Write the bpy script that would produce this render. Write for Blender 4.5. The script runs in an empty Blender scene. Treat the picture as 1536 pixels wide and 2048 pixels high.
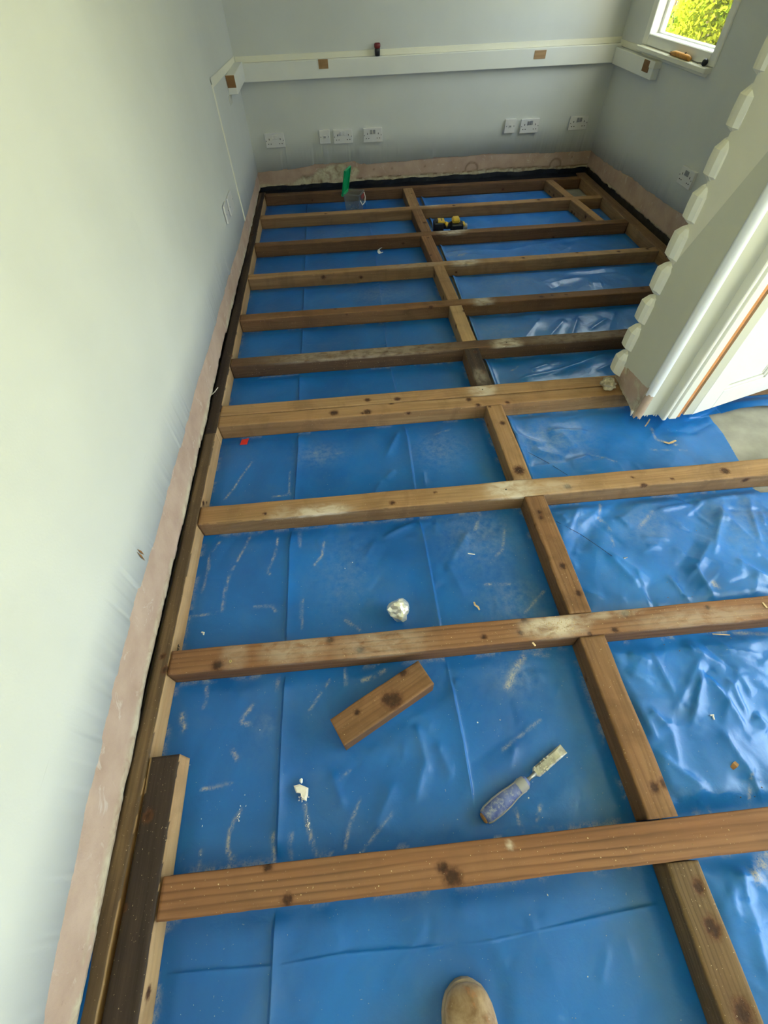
import bpy, bmesh, math, random
import numpy as np
from mathutils import Vector, Matrix

random.seed(7)
rng = np.random.default_rng(7)
SC = bpy.context.scene
COL = SC.collection

# ---------------------------------------------------------------- camera, world, sun, exposure
F_PX, PITCH, YAW, ROLL = 884.503, 0.9200, -0.05574, -0.04342
CAM = np.array([0.61612, 0.21900, 1.34252])


def cam_axes():
    cy, sy = math.cos(YAW), math.sin(YAW)
    fwd = np.array([-sy * math.cos(PITCH), cy * math.cos(PITCH), -math.sin(PITCH)])
    r0 = np.array([cy, sy, 0.0])
    u0 = np.cross(r0, fwd)
    right = math.cos(ROLL) * r0 + math.sin(ROLL) * u0
    up = -math.sin(ROLL) * r0 + math.cos(ROLL) * u0
    return right, up, fwd


RI, UP, FW = cam_axes()
cd = bpy.data.cameras.new('camera')
cd.sensor_fit = 'HORIZONTAL'
cd.sensor_width = 36.0
cd.lens = F_PX / 1536 * 36.0
cd.clip_start = 0.02
cam = bpy.data.objects.new('camera', cd)
COL.objects.link(cam)
M = Matrix(((RI[0], UP[0], -FW[0], CAM[0]), (RI[1], UP[1], -FW[1], CAM[1]), (RI[2], UP[2], -FW[2], CAM[2]), (0, 0, 0, 1)))
cam.matrix_world = M
SC.camera = cam

SC.view_settings.view_transform = 'Standard'
SC.view_settings.look = 'None'
SC.view_settings.gamma = 1.0
SC.view_settings.use_curve_mapping = False
SC.view_settings.exposure = 1.5

w = bpy.data.worlds.new('world')
SC.world = w
w.use_nodes = True
wn = w.node_tree.nodes
wn['Background'].inputs[0].default_value = (0.86, 0.95, 1.0, 1)
wn['Background'].inputs[1].default_value = 3.2

sun_d = bpy.data.lights.new('sun', 'SUN')
sun_d.energy = 28.0
sun_d.angle = 0.02
sun_d.color = (1.0, 0.95, 0.85)
sun = bpy.data.objects.new('sun', sun_d)
COL.objects.link(sun)
sun.rotation_euler = Vector((-0.12, 0.62, 0.78)).to_track_quat('Z', 'Y').to_euler()
sun.location = (0, 0, 8)


def window_light(name, loc, direction, sx, sy, energy=None, color=(1, 1, 1)):
    """daylight entering through one of the glazed openings (a sky portal when it has no energy of its own)"""
    d = bpy.data.lights.new(name, 'AREA')
    d.shape = 'RECTANGLE'
    d.size = sx
    d.size_y = sy
    o = bpy.data.objects.new(name, d)
    COL.objects.link(o)
    o.location = loc
    o.rotation_euler = Vector(direction).to_track_quat('-Z', 'Y').to_euler()
    if energy is None:
        d.cycles.is_portal = True
    else:
        d.energy = energy
        d.color = color
    return o


# openings: patio door (right, x=4.3), rear window behind the photographer, small window in the far right wall
window_light('patio_daylight', (3.44, -0.20, 1.17), (-1, 0, 0), 2.86, 2.18)
window_light('rear_daylight', (1.45, -2.46, 1.56), (0, 1, 0), 1.36, 1.10)
window_light('small_window_daylight', (2.79, 3.85, 1.45), (-1, 0, 0), 0.76, 1.1)


# ---------------------------------------------------------------- helpers
def ray(u, v):
    return RI * (u - 768) / F_PX - UP * (v - 1024) / F_PX + FW


def P(u, v, z=0.0):
    d = ray(u, v)
    return CAM + d * (z - CAM[2]) / d[2]


def PY(u, v, y):
    d = ray(u, v)
    return CAM + d * (y - CAM[1]) / d[1]


def PX(u, v, x):
    d = ray(u, v)
    return CAM + d * (x - CAM[0]) / d[0]


def tag(o, label=None, cat=None, group=None, kind=None):
    if label: o['label'] = label
    if cat: o['category'] = cat
    if group: o['group'] = group
    if kind: o['kind'] = kind
    return o


def empty(name, loc=(0, 0, 0), rz=0.0):
    o = bpy.data.objects.new(name, None)
    o.empty_display_size = 0.05
    o.location = loc
    o.rotation_euler = (0, 0, rz)
    COL.objects.link(o)
    return o


def link(name, me, mats=(), parent=None, loc=(0, 0, 0), rot=(0, 0, 0), smooth=False):
    for m in (mats if isinstance(mats, (list, tuple)) else [mats]):
        me.materials.append(m)
    if smooth:
        me.polygons.foreach_set('use_smooth', [True] * len(me.polygons))
    o = bpy.data.objects.new(name, me)
    o.location = loc
    o.rotation_euler = rot
    COL.objects.link(o)
    if parent is not None:
        o.parent = parent
    return o


def mesh(name, V, Fs):
    me = bpy.data.meshes.new(name)
    me.from_pydata([tuple(v) for v in V], [], [tuple(f) for f in Fs])
    me.update()
    return me


def grid_mesh(name, V, nx, ny):
    """V: (ny*nx,3) array row-major -> fast quad grid"""
    me = bpy.data.meshes.new(name)
    me.vertices.add(nx * ny)
    me.vertices.foreach_set('co', V.astype(np.float32).ravel())
    i = np.arange((nx - 1) * (ny - 1))
    r, c = i // (nx - 1), i % (nx - 1)
    a = r * nx + c
    q = np.stack([a, a + 1, a + nx + 1, a + nx], 1)
    return me, q


def finish_quads(me, q):
    n = len(q)
    me.loops.add(n * 4)
    me.loops.foreach_set('vertex_index', q.astype(np.int32).ravel())
    me.polygons.add(n)
    me.polygons.foreach_set('loop_start', (np.arange(n) * 4).astype(np.int32))
    me.update(calc_edges=True)
    me.validate()
    return me


def attr(me, name, arr):
    a = me.attributes.new(name, 'FLOAT', 'POINT')
    a.data.foreach_set('value', np.asarray(arr, dtype=np.float32))


class MB:
    """collects simple solids into one mesh (one part)"""
    def __init__(self):
        self.bm = bmesh.new()

    def add(self, V, Fs):
        vs = [self.bm.verts.new(tuple(v)) for v in V]
        for f in Fs:
            try:
                self.bm.faces.new([vs[i] for i in f])
            except ValueError:
                pass
        return vs

    def box(self, lo, hi, bev=0.0, mat=None, seg=1):
        tmp = bmesh.new()
        bmesh.ops.create_cube(tmp, size=1.0)
        lo, hi = Vector(lo), Vector(hi)
        c, s = (lo + hi) / 2, hi - lo
        for v in tmp.verts:
            v.co = Vector((v.co.x * s.x, v.co.y * s.y, v.co.z * s.z)) + c
        if bev:
            bmesh.ops.bevel(tmp, geom=list(tmp.edges), offset=bev, segments=seg, affect='EDGES', profile=0.5)
        if mat is not None:
            for v in tmp.verts: v.co = mat @ v.co
        self.merge(tmp)

    def merge(self, tmp):
        mp = {}
        for v in tmp.verts: mp[v] = self.bm.verts.new(v.co)
        for f in tmp.faces:
            nf = self.bm.faces.new([mp[v] for v in f.verts])
            nf.smooth = f.smooth
        tmp.free()

    def cyl(self, p0, p1, r0, r1=None, n=16, caps=True, sx=1.0):
        p0, p1 = Vector(p0), Vector(p1)
        r1 = r0 if r1 is None else r1
        q = (p1 - p0).to_track_quat('Z', 'Y')
        V = []
        for p, r in ((p0, r0), (p1, r1)):
            for k in range(n):
                a = 2 * math.pi * k / n
                V.append(p + q @ Vector((math.cos(a) * r * sx, math.sin(a) * r, 0)))
        Fs = [(k, (k + 1) % n, n + (k + 1) % n, n + k) for k in range(n)]
        if caps:
            Fs += [tuple(range(n))[::-1], tuple(range(n, 2 * n))]
        self.add(V, Fs)

    def tube(self, pts, r, n=8):
        pts = [Vector(p) for p in pts]
        rings = []
        for i, p in enumerate(pts):
            t = (pts[min(i + 1, len(pts) - 1)] - pts[max(i - 1, 0)]).normalized()
            q = t.to_track_quat('Z', 'Y')
            rr = r[i] if isinstance(r, (list, tuple)) else r
            rings.append([p + q @ Vector((math.cos(2 * math.pi * k / n) * rr, math.sin(2 * math.pi * k / n) * rr, 0)) for k in range(n)])
        V = [v for R_ in rings for v in R_]
        Fs = []
        for i in range(len(pts) - 1):
            for k in range(n):
                Fs.append((i * n + k, i * n + (k + 1) % n, (i + 1) * n + (k + 1) % n, (i + 1) * n + k))
        Fs += [tuple(range(n))[::-1], tuple(range((len(pts) - 1) * n, len(pts) * n))]
        self.add(V, Fs)

    def loft(self, rings, cap=True):
        n = len(rings[0])
        V = [v for R_ in rings for v in R_]
        Fs = []
        for i in range(len(rings) - 1):
            for k in range(n):
                Fs.append((i * n + k, i * n + (k + 1) % n, (i + 1) * n + (k + 1) % n, (i + 1) * n + k))
        if cap:
            Fs += [tuple(range(n))[::-1], tuple(range((len(rings) - 1) * n, len(rings) * n))]
        self.add(V, Fs)

    def build(self, name, mats, parent=None, loc=(0, 0, 0), rot=(0, 0, 0), smooth=False):
        bmesh.ops.recalc_face_normals(self.bm, faces=self.bm.faces)
        me = bpy.data.meshes.new(name)
        self.bm.to_mesh(me)
        self.bm.free()
        return link(name, me, mats, parent, loc, rot, smooth)


def sstep(x, a, b):
    t = np.clip((x - a) / (b - a), 0, 1)
    return t * t * (3 - 2 * t)


def vnoise2(x, y, seed=0):
    """smooth value noise in [0,1] (numpy)"""
    R_ = np.random.default_rng(seed).random((64, 64))
    xi, yi = np.floor(x).astype(int), np.floor(y).astype(int)
    fx, fy = x - xi, y - yi
    fx, fy = fx * fx * (3 - 2 * fx), fy * fy * (3 - 2 * fy)
    g = lambda a, b: R_[a % 64, b % 64]
    return (g(xi, yi) * (1 - fx) + g(xi + 1, yi) * fx) * (1 - fy) + (g(xi, yi + 1) * (1 - fx) + g(xi + 1, yi + 1) * fx) * fy


def fbm2(x, y, seed=0, o=4):
    s, a, t = 0, 1.0, 0
    for k in range(o):
        s = s + a * vnoise2(x * 2 ** k, y * 2 ** k, seed + k)
        t += a
        a *= 0.5
    return s / t


# ---------------------------------------------------------------- materials
def nodes_of(name):
    m = bpy.data.materials.new(name)
    m.use_nodes = True
    nt = m.node_tree
    return m, nt, nt.nodes, nt.nodes['Principled BSDF']


def N(nt, t, **kw):
    n = nt.nodes.new(t)
    for k, v in kw.items():
        if k in n.bl_rna.properties.keys() and k not in ('inputs',):
            setattr(n, k, v)
    return n


def mixc(nt, fac, a, b, mode='MIX'):
    n = nt.nodes.new('ShaderNodeMix')
    n.data_type = 'RGBA'
    n.blend_type = mode
    for s, v in ((n.inputs[0], fac), (n.inputs[6], a), (n.inputs[7], b)):
        if isinstance(v, (int, float)):
            s.default_value = v
        elif isinstance(v, tuple):
            s.default_value = v if len(v) == 4 else (*v, 1)
        else:
            nt.links.new(v, s)
    return n.outputs[2]


def math_(nt, op, a, b=None, clamp=False):
    n = nt.nodes.new('ShaderNodeMath')
    n.operation = op
    n.use_clamp = clamp
    for s, v in ((n.inputs[0], a), (n.inputs[1], b)):
        if v is None: continue
        if isinstance(v, (int, float)):
            s.default_value = v
        else:
            nt.links.new(v, s)
    return n.outputs[0]


def noise(nt, vec, scale, detail=4, rough=0.55, dist=0.0):
    n = nt.nodes.new('ShaderNodeTexNoise')
    n.inputs['Scale'].default_value = scale
    n.inputs['Detail'].default_value = detail
    n.inputs['Roughness'].default_value = rough
    n.inputs['Distortion'].default_value = dist
    if vec is not None: nt.links.new(vec, n.inputs['Vector'])
    return n.outputs['Fac']


def ramp(nt, fac, p0, p1, c0=(0, 0, 0), c1=(1, 1, 1)):
    n = nt.nodes.new('ShaderNodeValToRGB')
    e = n.color_ramp.elements
    e[0].position, e[1].position = p0, p1
    e[0].color, e[1].color = (*c0, 1), (*c1, 1)
    nt.links.new(fac, n.inputs[0])
    return n.outputs[0]


def bump(nt, h, strength, dist, bsdf):
    n = nt.nodes.new('ShaderNodeBump')
    n.inputs['Strength'].default_value = strength
    n.inputs['Distance'].default_value = dist
    nt.links.new(h, n.inputs['Height'])
    nt.links.new(n.outputs[0], bsdf.inputs['Normal'])


def objcoord(nt, scale=(1, 1, 1), rnd=True):
    tc = nt.nodes.new('ShaderNodeTexCoord')
    mp = nt.nodes.new('ShaderNodeMapping')
    mp.inputs['Scale'].default_value = scale
    nt.links.new(tc.outputs['Object'], mp.inputs['Vector'])
    if rnd:
        oi = nt.nodes.new('ShaderNodeObjectInfo')
        v = nt.nodes.new('ShaderNodeCombineXYZ')
        for k, f in enumerate((37.0, 53.0, 71.0)):
            nt.links.new(math_(nt, 'MULTIPLY', oi.outputs['Random'], f), v.inputs[k])
        nt.links.new(v.outputs[0], mp.inputs['Location'])
    return mp.outputs[0]


def atfac(nt, name):
    a = nt.nodes.new('ShaderNodeAttribute')
    a.attribute_name = name
    return a.outputs['Fac']


def simple(name, col, rough=0.6, metal=0.0, var=0.0, scale=20, bmp=0.0, spec=0.5, trans=0.0, alpha=None):
    m, nt, nd, b = nodes_of(name)
    b.inputs['Roughness'].default_value = rough
    b.inputs['Metallic'].default_value = metal
    b.inputs['Specular IOR Level'].default_value = spec
    b.inputs['Transmission Weight'].default_value = trans
    vec = objcoord(nt)
    f = noise(nt, vec, scale, 5)
    d = tuple(c * (1 - var) for c in col)
    l = tuple(min(1, c * (1 + var)) for c in col)
    nt.links.new(ramp(nt, f, 0.3, 0.7, d, l), b.inputs['Base Color'])
    if bmp: bump(nt, noise(nt, vec, scale * 4, 4), bmp, 0.002, b)
    return m


def wood(name, light, dark, rings=0.35, stain=(0.036, 0.024, 0.019), blotch=0.55, freq=70.0, amp=7.0):
    m, nt, nd, b = nodes_of(name)
    v1 = objcoord(nt, (1.6, 1, 1))
    v2 = objcoord(nt, (3.0, 60, 60))
    v3 = objcoord(nt, (0.8, 14, 14))
    base = ramp(nt, noise(nt, v3, 1.0, 3, 0.6, 0.6), 0.32, 0.68, dark, light)
    # growth rings: contour lines that run along the timber
    sp = nt.nodes.new('ShaderNodeSeparateXYZ')
    nt.links.new(objcoord(nt, (1, 1, 1)), sp.inputs[0])
    warp = math_(nt, 'MULTIPLY', noise(nt, objcoord(nt, (1.1, 9, 9)), 1.0, 4, 0.55, 0.4), amp)
    lin = math_(nt, 'ADD', math_(nt, 'MULTIPLY', sp.outputs[1], freq), math_(nt, 'MULTIPLY', sp.outputs[2], freq * 0.7))
    fr_ = math_(nt, 'FRACT', math_(nt, 'ADD', lin, warp))
    rp = nt.nodes.new('ShaderNodeValToRGB')
    el = rp.color_ramp.elements
    el[0].position, el[1].position = 0.0, 1.0
    el[0].color, el[1].color = (0.2, 0.2, 0.2, 1), (0.25, 0.25, 0.25, 1)
    for ps, vl in ((0.10, 0.0), (0.55, 0.12), (0.86, 1.0), (0.93, 0.7)):
        e_ = el.new(ps); e_.color = (vl, vl, vl, 1)
    nt.links.new(fr_, rp.inputs[0])
    patch = ramp(nt, noise(nt, objcoord(nt, (2.0, 12, 12)), 1.0, 3), 0.25, 0.65)
    ring = math_(nt, 'MULTIPLY', math_(nt, 'MULTIPLY', rp.outputs[0], rings), patch)
    base = mixc(nt, ring, base, tuple(c * 0.42 for c in dark))
    warm = math_(nt, 'MULTIPLY', ramp(nt, noise(nt, objcoord(nt, (2.2, 6, 6)), 1.0, 4, 0.6, 0.5), 0.42, 0.7), 0.45)
    base = mixc(nt, warm, base, (light[0] * 0.90, light[1] * 0.70, light[2] * 0.58))
    fine = noise(nt, v2, 1.0, 3, 0.7)
    base = mixc(nt, math_(nt, 'MULTIPLY', ramp(nt, fine, 0.45, 0.75), 0.35), base, tuple(c * 0.55 for c in dark))
    bl = ramp(nt, noise(nt, v1, 5.0, 5, 0.6, 0.8), 0.48, 0.72)
    base = mixc(nt, math_(nt, 'MULTIPLY', bl, blotch), base, tuple(c * 0.6 for c in dark))
    # worn marks and painted side shade, kept as attributes on the mesh: stain, knots, chalky plaster dust
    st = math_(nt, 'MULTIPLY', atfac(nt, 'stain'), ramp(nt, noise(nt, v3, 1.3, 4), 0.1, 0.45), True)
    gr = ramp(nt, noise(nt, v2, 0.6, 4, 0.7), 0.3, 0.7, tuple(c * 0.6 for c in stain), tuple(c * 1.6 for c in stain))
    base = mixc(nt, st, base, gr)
    kn = math_(nt, 'ADD', atfac(nt, 'knot'), math_(nt, 'MULTIPLY', math_(nt, 'MULTIPLY', math_(nt, 'SUBTRACT', noise(nt, objcoord(nt, (1, 1, 1)), 120, 3), 0.5), 0.9), ramp(nt, atfac(nt, 'knot'), 0.0, 0.3)))
    base = mixc(nt, math_(nt, 'MULTIPLY', ramp(nt, kn, 0.10, 0.75), 0.9), base, (0.105, 0.042, 0.018))
    base = mixc(nt, math_(nt, 'MULTIPLY', ramp(nt, kn, 0.55, 1.0), 0.8), base, (0.030, 0.014, 0.009))
    vc = objcoord(nt, (1, 1, 1))
    cn = math_(nt, 'MULTIPLY', atfac(nt, 'chalk'), ramp(nt, noise(nt, objcoord(nt, (0.6, 1, 1)), 34, 5, 0.6, 0.5), 0.28, 0.58), True)
    base = mixc(nt, math_(nt, 'MULTIPLY', cn, 0.88), base, (0.64, 0.56, 0.46))
    sd = ramp(nt, noise(nt, vc, 240, 2, 0.5), 0.705, 0.74)
    base = mixc(nt, math_(nt, 'MULTIPLY', sd, 0.55), base, (0.6, 0.47, 0.3))
    nt.links.new(base, b.inputs['Base Color'])
    b.inputs['Roughness'].default_value = 0.72
    b.inputs['Specular IOR Level'].default_value = 0.25
    hh = math_(nt, 'ADD', math_(nt, 'MULTIPLY', fine, 0.6), math_(nt, 'MULTIPLY', kn, -0.8))
    bump(nt, hh, 0.5, 0.003, b)
    return m


def paint(name, col, var=0.04, rough=0.6, tex=0.12):
    m, nt, nd, b = nodes_of(name)
    v = objcoord(nt, rnd=False)
    f = noise(nt, v, 2.2, 4)
    c = ramp(nt, f, 0.3, 0.7, tuple(x * (1 - var) for x in col), tuple(min(1, x * (1 + var)) for x in col))
    sm = ramp(nt, noise(nt, v, 7, 6, 0.6), 0.66, 0.78)
    c = mixc(nt, math_(nt, 'MULTIPLY', sm, 0.10), c, tuple(x * 0.7 for x in col))
    nt.links.new(c, b.inputs['Base Color'])
    b.inputs['Roughness'].default_value = rough
    b.inputs['Specular IOR Level'].default_value = 0.3
    bump(nt, noise(nt, v, 160, 3), tex, 0.002, b)
    return m


def plaster_mat():
    """bare pink gypsum with cream damage ('cream'), dents and hairline marks"""
    m, nt, nd, b = nodes_of('bare_pink_plaster')
    v = objcoord(nt, rnd=False)
    c = ramp(nt, noise(nt, v, 9, 5), 0.3, 0.7, (0.44, 0.31, 0.245), (0.56, 0.42, 0.345))
    pale = ramp(nt, noise(nt, v, 14, 6, 0.65, 1.2), 0.60, 0.68)
    c = mixc(nt, math_(nt, 'MULTIPLY', pale, 0.6), c, (0.66, 0.58, 0.53))
    dk = ramp(nt, noise(nt, v, 33, 4, 0.6, 1.5), 0.68, 0.74)
    c = mixc(nt, math_(nt, 'MULTIPLY', dk, 0.5), c, (0.27, 0.17, 0.13))
    cm = atfac(nt, 'cream')
    cr = ramp(nt, noise(nt, v, 22, 5, 0.6, 0.8), 0.36, 0.6, (0.40, 0.30, 0.22), (0.62, 0.58, 0.44))
    c = mixc(nt, cm, c, cr)
    edge = math_(nt, 'MULTIPLY', atfac(nt, 'edge'), 1.0, True)
    c = mixc(nt, edge, c, (0.20, 0.13, 0.085))
    nt.links.new(c, b.inputs['Base Color'])
    b.inputs['Roughness'].default_value = 0.85
    b.inputs['Specular IOR Level'].default_value = 0.2
    bump(nt, math_(nt, 'ADD', noise(nt, v, 60, 4), math_(nt, 'MULTIPLY', cm, noise(nt, v, 25, 4))), 0.3, 0.004, b)
    return m


def membrane_mat(name, ca, cb, rough):
    m, nt, nd, b = nodes_of(name)
    v = objcoord(nt, rnd=False)
    c = ramp(nt, noise(nt, v, 3.2, 5, 0.55, 0.6), 0.35, 0.68, ca, cb)
    hz = math_(nt, 'MULTIPLY', ramp(nt, noise(nt, v, 5.0, 6, 0.62, 0.5), 0.50, 0.78), 0.28)
    c = mixc(nt, hz, c, (0.10, 0.19, 0.34))
    du = math_(nt, 'MULTIPLY', math_(nt, 'MULTIPLY', atfac(nt, 'dust'), ramp(nt, noise(nt, v, 210, 5, 0.7), 0.36, 0.54)), ramp(nt, noise(nt, v, 38, 3), 0.36, 0.58), True)
    c = mixc(nt, math_(nt, 'MULTIPLY', du, 0.85), c, (0.50, 0.45, 0.36))
    hzz = math_(nt, 'MULTIPLY', atfac(nt, 'haze'), ramp(nt, noise(nt, v, 42, 5, 0.7), 0.35, 0.75), True)
    c = mixc(nt, math_(nt, 'MULTIPLY', hzz, 0.5), c, (0.34, 0.40, 0.45))
    sp = ramp(nt, noise(nt, v, 150, 2, 0.5), 0.745, 0.775)
    c = mixc(nt, math_(nt, 'MULTIPLY', sp, 0.5), c, (0.45, 0.45, 0.42))
    nt.links.new(c, b.inputs['Base Color'])
    dl = math_(nt, 'ADD', math_(nt, 'MULTIPLY', du, 0.4), rough, True)
    nt.links.new(dl, b.inputs['Roughness'])
    b.inputs['Specular IOR Level'].default_value = 0.5
    bump(nt, math_(nt, 'ADD', noise(nt, v, 26, 4, 0.5, 0.7), math_(nt, 'MULTIPLY', noise(nt, v, 90, 3), 0.25)), 0.22, 0.006, b)
    return m


MT = {}
MT['wall'] = paint('wall_paint', (0.67, 0.685, 0.665))
MT['dull'] = paint('low_bounce_wall', (0.34, 0.32, 0.28))  # unseen walls toned down to cut light bounced into the room
MT['white'] = paint('white_gloss_paint', (0.82, 0.82, 0.77), 0.03, 0.4, 0.05)
MT['cream'] = paint('cream_paint', (0.76, 0.74, 0.64), 0.06, 0.55, 0.15)
MT['reveal'] = paint('reveal_paint', (0.62, 0.62, 0.54), 0.04, 0.6, 0.1)
MT['door'] = paint('door_gloss_paint', (0.80, 0.80, 0.76), 0.02, 0.3, 0.03)
MT['bead'] = paint('corner_bead_paint', (0.78, 0.81, 0.88), 0.03, 0.5, 0.2)
MT['stripe'] = paint('unpainted_filler', (0.84, 0.82, 0.70), 0.05, 0.7, 0.3)
MT['plaster'] = plaster_mat()
MT['ceiling'] = paint('ceiling_paint', (0.8, 0.8, 0.77))
MT['concrete'] = simple('grey_concrete', (0.33, 0.32, 0.29), 0.9, var=0.22, scale=9, bmp=0.4)
MT['gap_shade'] = simple('gap_shade_masonry', (0.05, 0.042, 0.034), 0.95, var=0.3, scale=20, bmp=0.4)  # blackened so the gap under the plaster carries its shade in colour
MT['honey'] = wood('honey_timber', (0.44, 0.275, 0.145), (0.28, 0.155, 0.070))
MT['brown'] = wood('brown_timber', (0.285, 0.158, 0.080), (0.165, 0.082, 0.036), rings=0.6)
MT['red'] = wood('red_brown_timber', (0.32, 0.170, 0.090), (0.21, 0.100, 0.046), rings=0.95, blotch=0.2, freq=62.0, amp=2.2)
MT['rough'] = wood('weathered_timber', (0.23, 0.15, 0.08), (0.11, 0.066, 0.032), rings=0.6, freq=110.0, amp=5.0)
MT['pale'] = wood('pale_sawn_timber', (0.52, 0.36, 0.20), (0.40, 0.25, 0.125), rings=0.25)
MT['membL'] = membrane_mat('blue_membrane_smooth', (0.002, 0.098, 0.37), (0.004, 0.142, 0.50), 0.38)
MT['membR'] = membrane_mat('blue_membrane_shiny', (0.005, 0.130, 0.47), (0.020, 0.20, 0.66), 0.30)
MT['membD'] = simple('gap_shade_membrane', (0.0025, 0.005, 0.011), 0.6, var=0.4, scale=12, bmp=0.3, spec=0.2)  # near-black, with the far gap's shade put into the colour
MT['rawwood'] = wood('raw_wood_patch', (0.50, 0.33, 0.18), (0.38, 0.22, 0.10), rings=0.2)
MT['rawbrown'] = wood('raw_brown_end_grain', (0.34, 0.20, 0.085), (0.27, 0.13, 0.05), rings=0.2)
MT['orange'] = simple('orange_raw_edge', (0.62, 0.27, 0.10), 0.7, var=0.2, scale=14)
MT['plate'] = simple('white_plastic', (0.74, 0.73, 0.73), 0.3, var=0.02)
MT['greyplastic'] = simple('grey_plastic', (0.30, 0.30, 0.32), 0.4, var=0.05)
MT['slot'] = simple('dark_slot', (0.05, 0.05, 0.05), 0.6)
MT['black'] = simple('black_plastic', (0.012, 0.012, 0.014), 0.4, var=0.2)
MT['yellow'] = simple('yellow_plastic', (0.62, 0.40, 0.035), 0.4, var=0.15)
MT['green'] = simple('green_plastic', (0.0, 0.36, 0.13), 0.35, var=0.1)
MT['steel'] = simple('scuffed_steel', (0.36, 0.355, 0.34), 0.42, metal=0.85, var=0.4, scale=40, bmp=0.2)
MT['brass'] = simple('brass_screw', (0.62, 0.48, 0.2), 0.35, metal=0.7, var=0.1)
MT['dusty'] = simple('plaster_dust_coat', (0.48, 0.47, 0.43), 0.9, var=0.25, scale=60)
MT['chunk'] = simple('plaster_chunk', (0.76, 0.71, 0.64), 0.95, var=0.15, scale=45, bmp=0.5)
MT['oldplaster'] = simple('old_grey_plaster', (0.40, 0.35, 0.26), 0.95, var=0.5, scale=55, bmp=0.8)
MT['paper'] = simple('white_scrap', (0.80, 0.80, 0.80), 0.7, var=0.05)
MT['redtag'] = simple('red_print', (0.62, 0.03, 0.02), 0.5, var=0.1)
MT['redcap'] = simple('dark_red_plastic', (0.20, 0.02, 0.02), 0.35, var=0.3)
MT['foil'] = simple('crumpled_foil', (0.92, 0.90, 0.82), 0.28, metal=0.6, var=0.1, scale=30)
MT['shaving'] = simple('wood_shaving', (0.62, 0.45, 0.25), 0.8, var=0.2, scale=60)
MT['thread'] = simple('black_thread', (0.015, 0.02, 0.05), 0.8)
MT['fence'] = wood('tan_fence_board', (0.095, 0.063, 0.040), (0.068, 0.044, 0.028), rings=0.2)
MT['toolorange'] = simple('orange_tool_handle', (0.55, 0.24, 0.03), 0.45, var=0.3, scale=60)


def leather():
    m, nt, nd, b = nodes_of('worn_tan_leather')
    v = objcoord(nt, rnd=False)
    c = ramp(nt, noise(nt, v, 22, 5, 0.6, 0.4), 0.35, 0.62, (0.19, 0.105, 0.047), (0.42, 0.30, 0.19))
    wn_ = ramp(nt, noise(nt, v, 34, 4, 0.6), 0.58, 0.68)
    c = mixc(nt, math_(nt, 'MULTIPLY', wn_, 0.6), c, (0.40, 0.17, 0.07))
    sc = ramp(nt, noise(nt, v, 70, 4, 0.6), 0.66, 0.72)
    c = mixc(nt, math_(nt, 'MULTIPLY', sc, 0.7), c, (0.62, 0.57, 0.48))
    nt.links.new(c, b.inputs['Base Color'])
    b.inputs['Roughness'].default_value = 0.6
    bump(nt, noise(nt, v, 300, 3), 0.15, 0.001, b)
    return m


def handle_mat():
    m, nt, nd, b = nodes_of('dusty_blue_handle')
    v = objcoord(nt, rnd=False)
    c = ramp(nt, noise(nt, v, 45, 4), 0.35, 0.7, (0.055, 0.09, 0.30), (0.17, 0.21, 0.46))
    d = ramp(nt, noise(nt, v, 80, 5, 0.7), 0.50, 0.66)
    c = mixc(nt, math_(nt, 'MULTIPLY', d, 0.7), c, (0.42, 0.44, 0.44))
    nt.links.new(c, b.inputs['Base Color'])
    b.inputs['Roughness'].default_value = 0.4
    return m


def thin_clear(name, tint=(1, 1, 1), gloss=0.08, body=0.0, bodycol=(0.7, 0.7, 0.7)):
    """thin glazing / clear plastic: lets light straight through, with a surface sheen"""
    m, nt, nd, b = nodes_of(name)
    out = nd['Material Output']
    tr = nt.nodes.new('ShaderNodeBsdfTransparent')
    tr.inputs[0].default_value = (*tint, 1)
    gl = nt.nodes.new('ShaderNodeBsdfGlossy')
    gl.inputs['Roughness'].default_value = 0.08
    mx = nt.nodes.new('ShaderNodeMixShader')
    mx.inputs[0].default_value = gloss
    nt.links.new(tr.outputs[0], mx.inputs[1])
    nt.links.new(gl.outputs[0], mx.inputs[2])
    last = mx.outputs[0]
    if body:
        df = nt.nodes.new('ShaderNodeBsdfDiffuse')
        df.inputs[0].default_value = (*bodycol, 1)
        m2 = nt.nodes.new('ShaderNodeMixShader')
        m2.inputs[0].default_value = body
        nt.links.new(last, m2.inputs[1])
        nt.links.new(df.outputs[0], m2.inputs[2])
        last = m2.outputs[0]
    nt.links.new(last, out.inputs['Surface'])
    return m


def leaf_mat(name, c0, c1):
    m, nt, nd, b = nodes_of(name)
    out = nd['Material Output']
    v = objcoord(nt, rnd=False)
    c = ramp(nt, noise(nt, v, 9, 3), 0.35, 0.65, c0, c1)
    df = nt.nodes.new('ShaderNodeBsdfDiffuse')
    tl = nt.nodes.new('ShaderNodeBsdfTranslucent')
    nt.links.new(c, df.inputs[0])
    nt.links.new(c, tl.inputs[0])
    mx = nt.nodes.new('ShaderNodeMixShader')
    mx.inputs[0].default_value = 0.45
    nt.links.new(df.outputs[0], mx.inputs[1])
    nt.links.new(tl.outputs[0], mx.inputs[2])
    nt.links.new(mx.outputs[0], out.inputs['Surface'])
    return m


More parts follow.
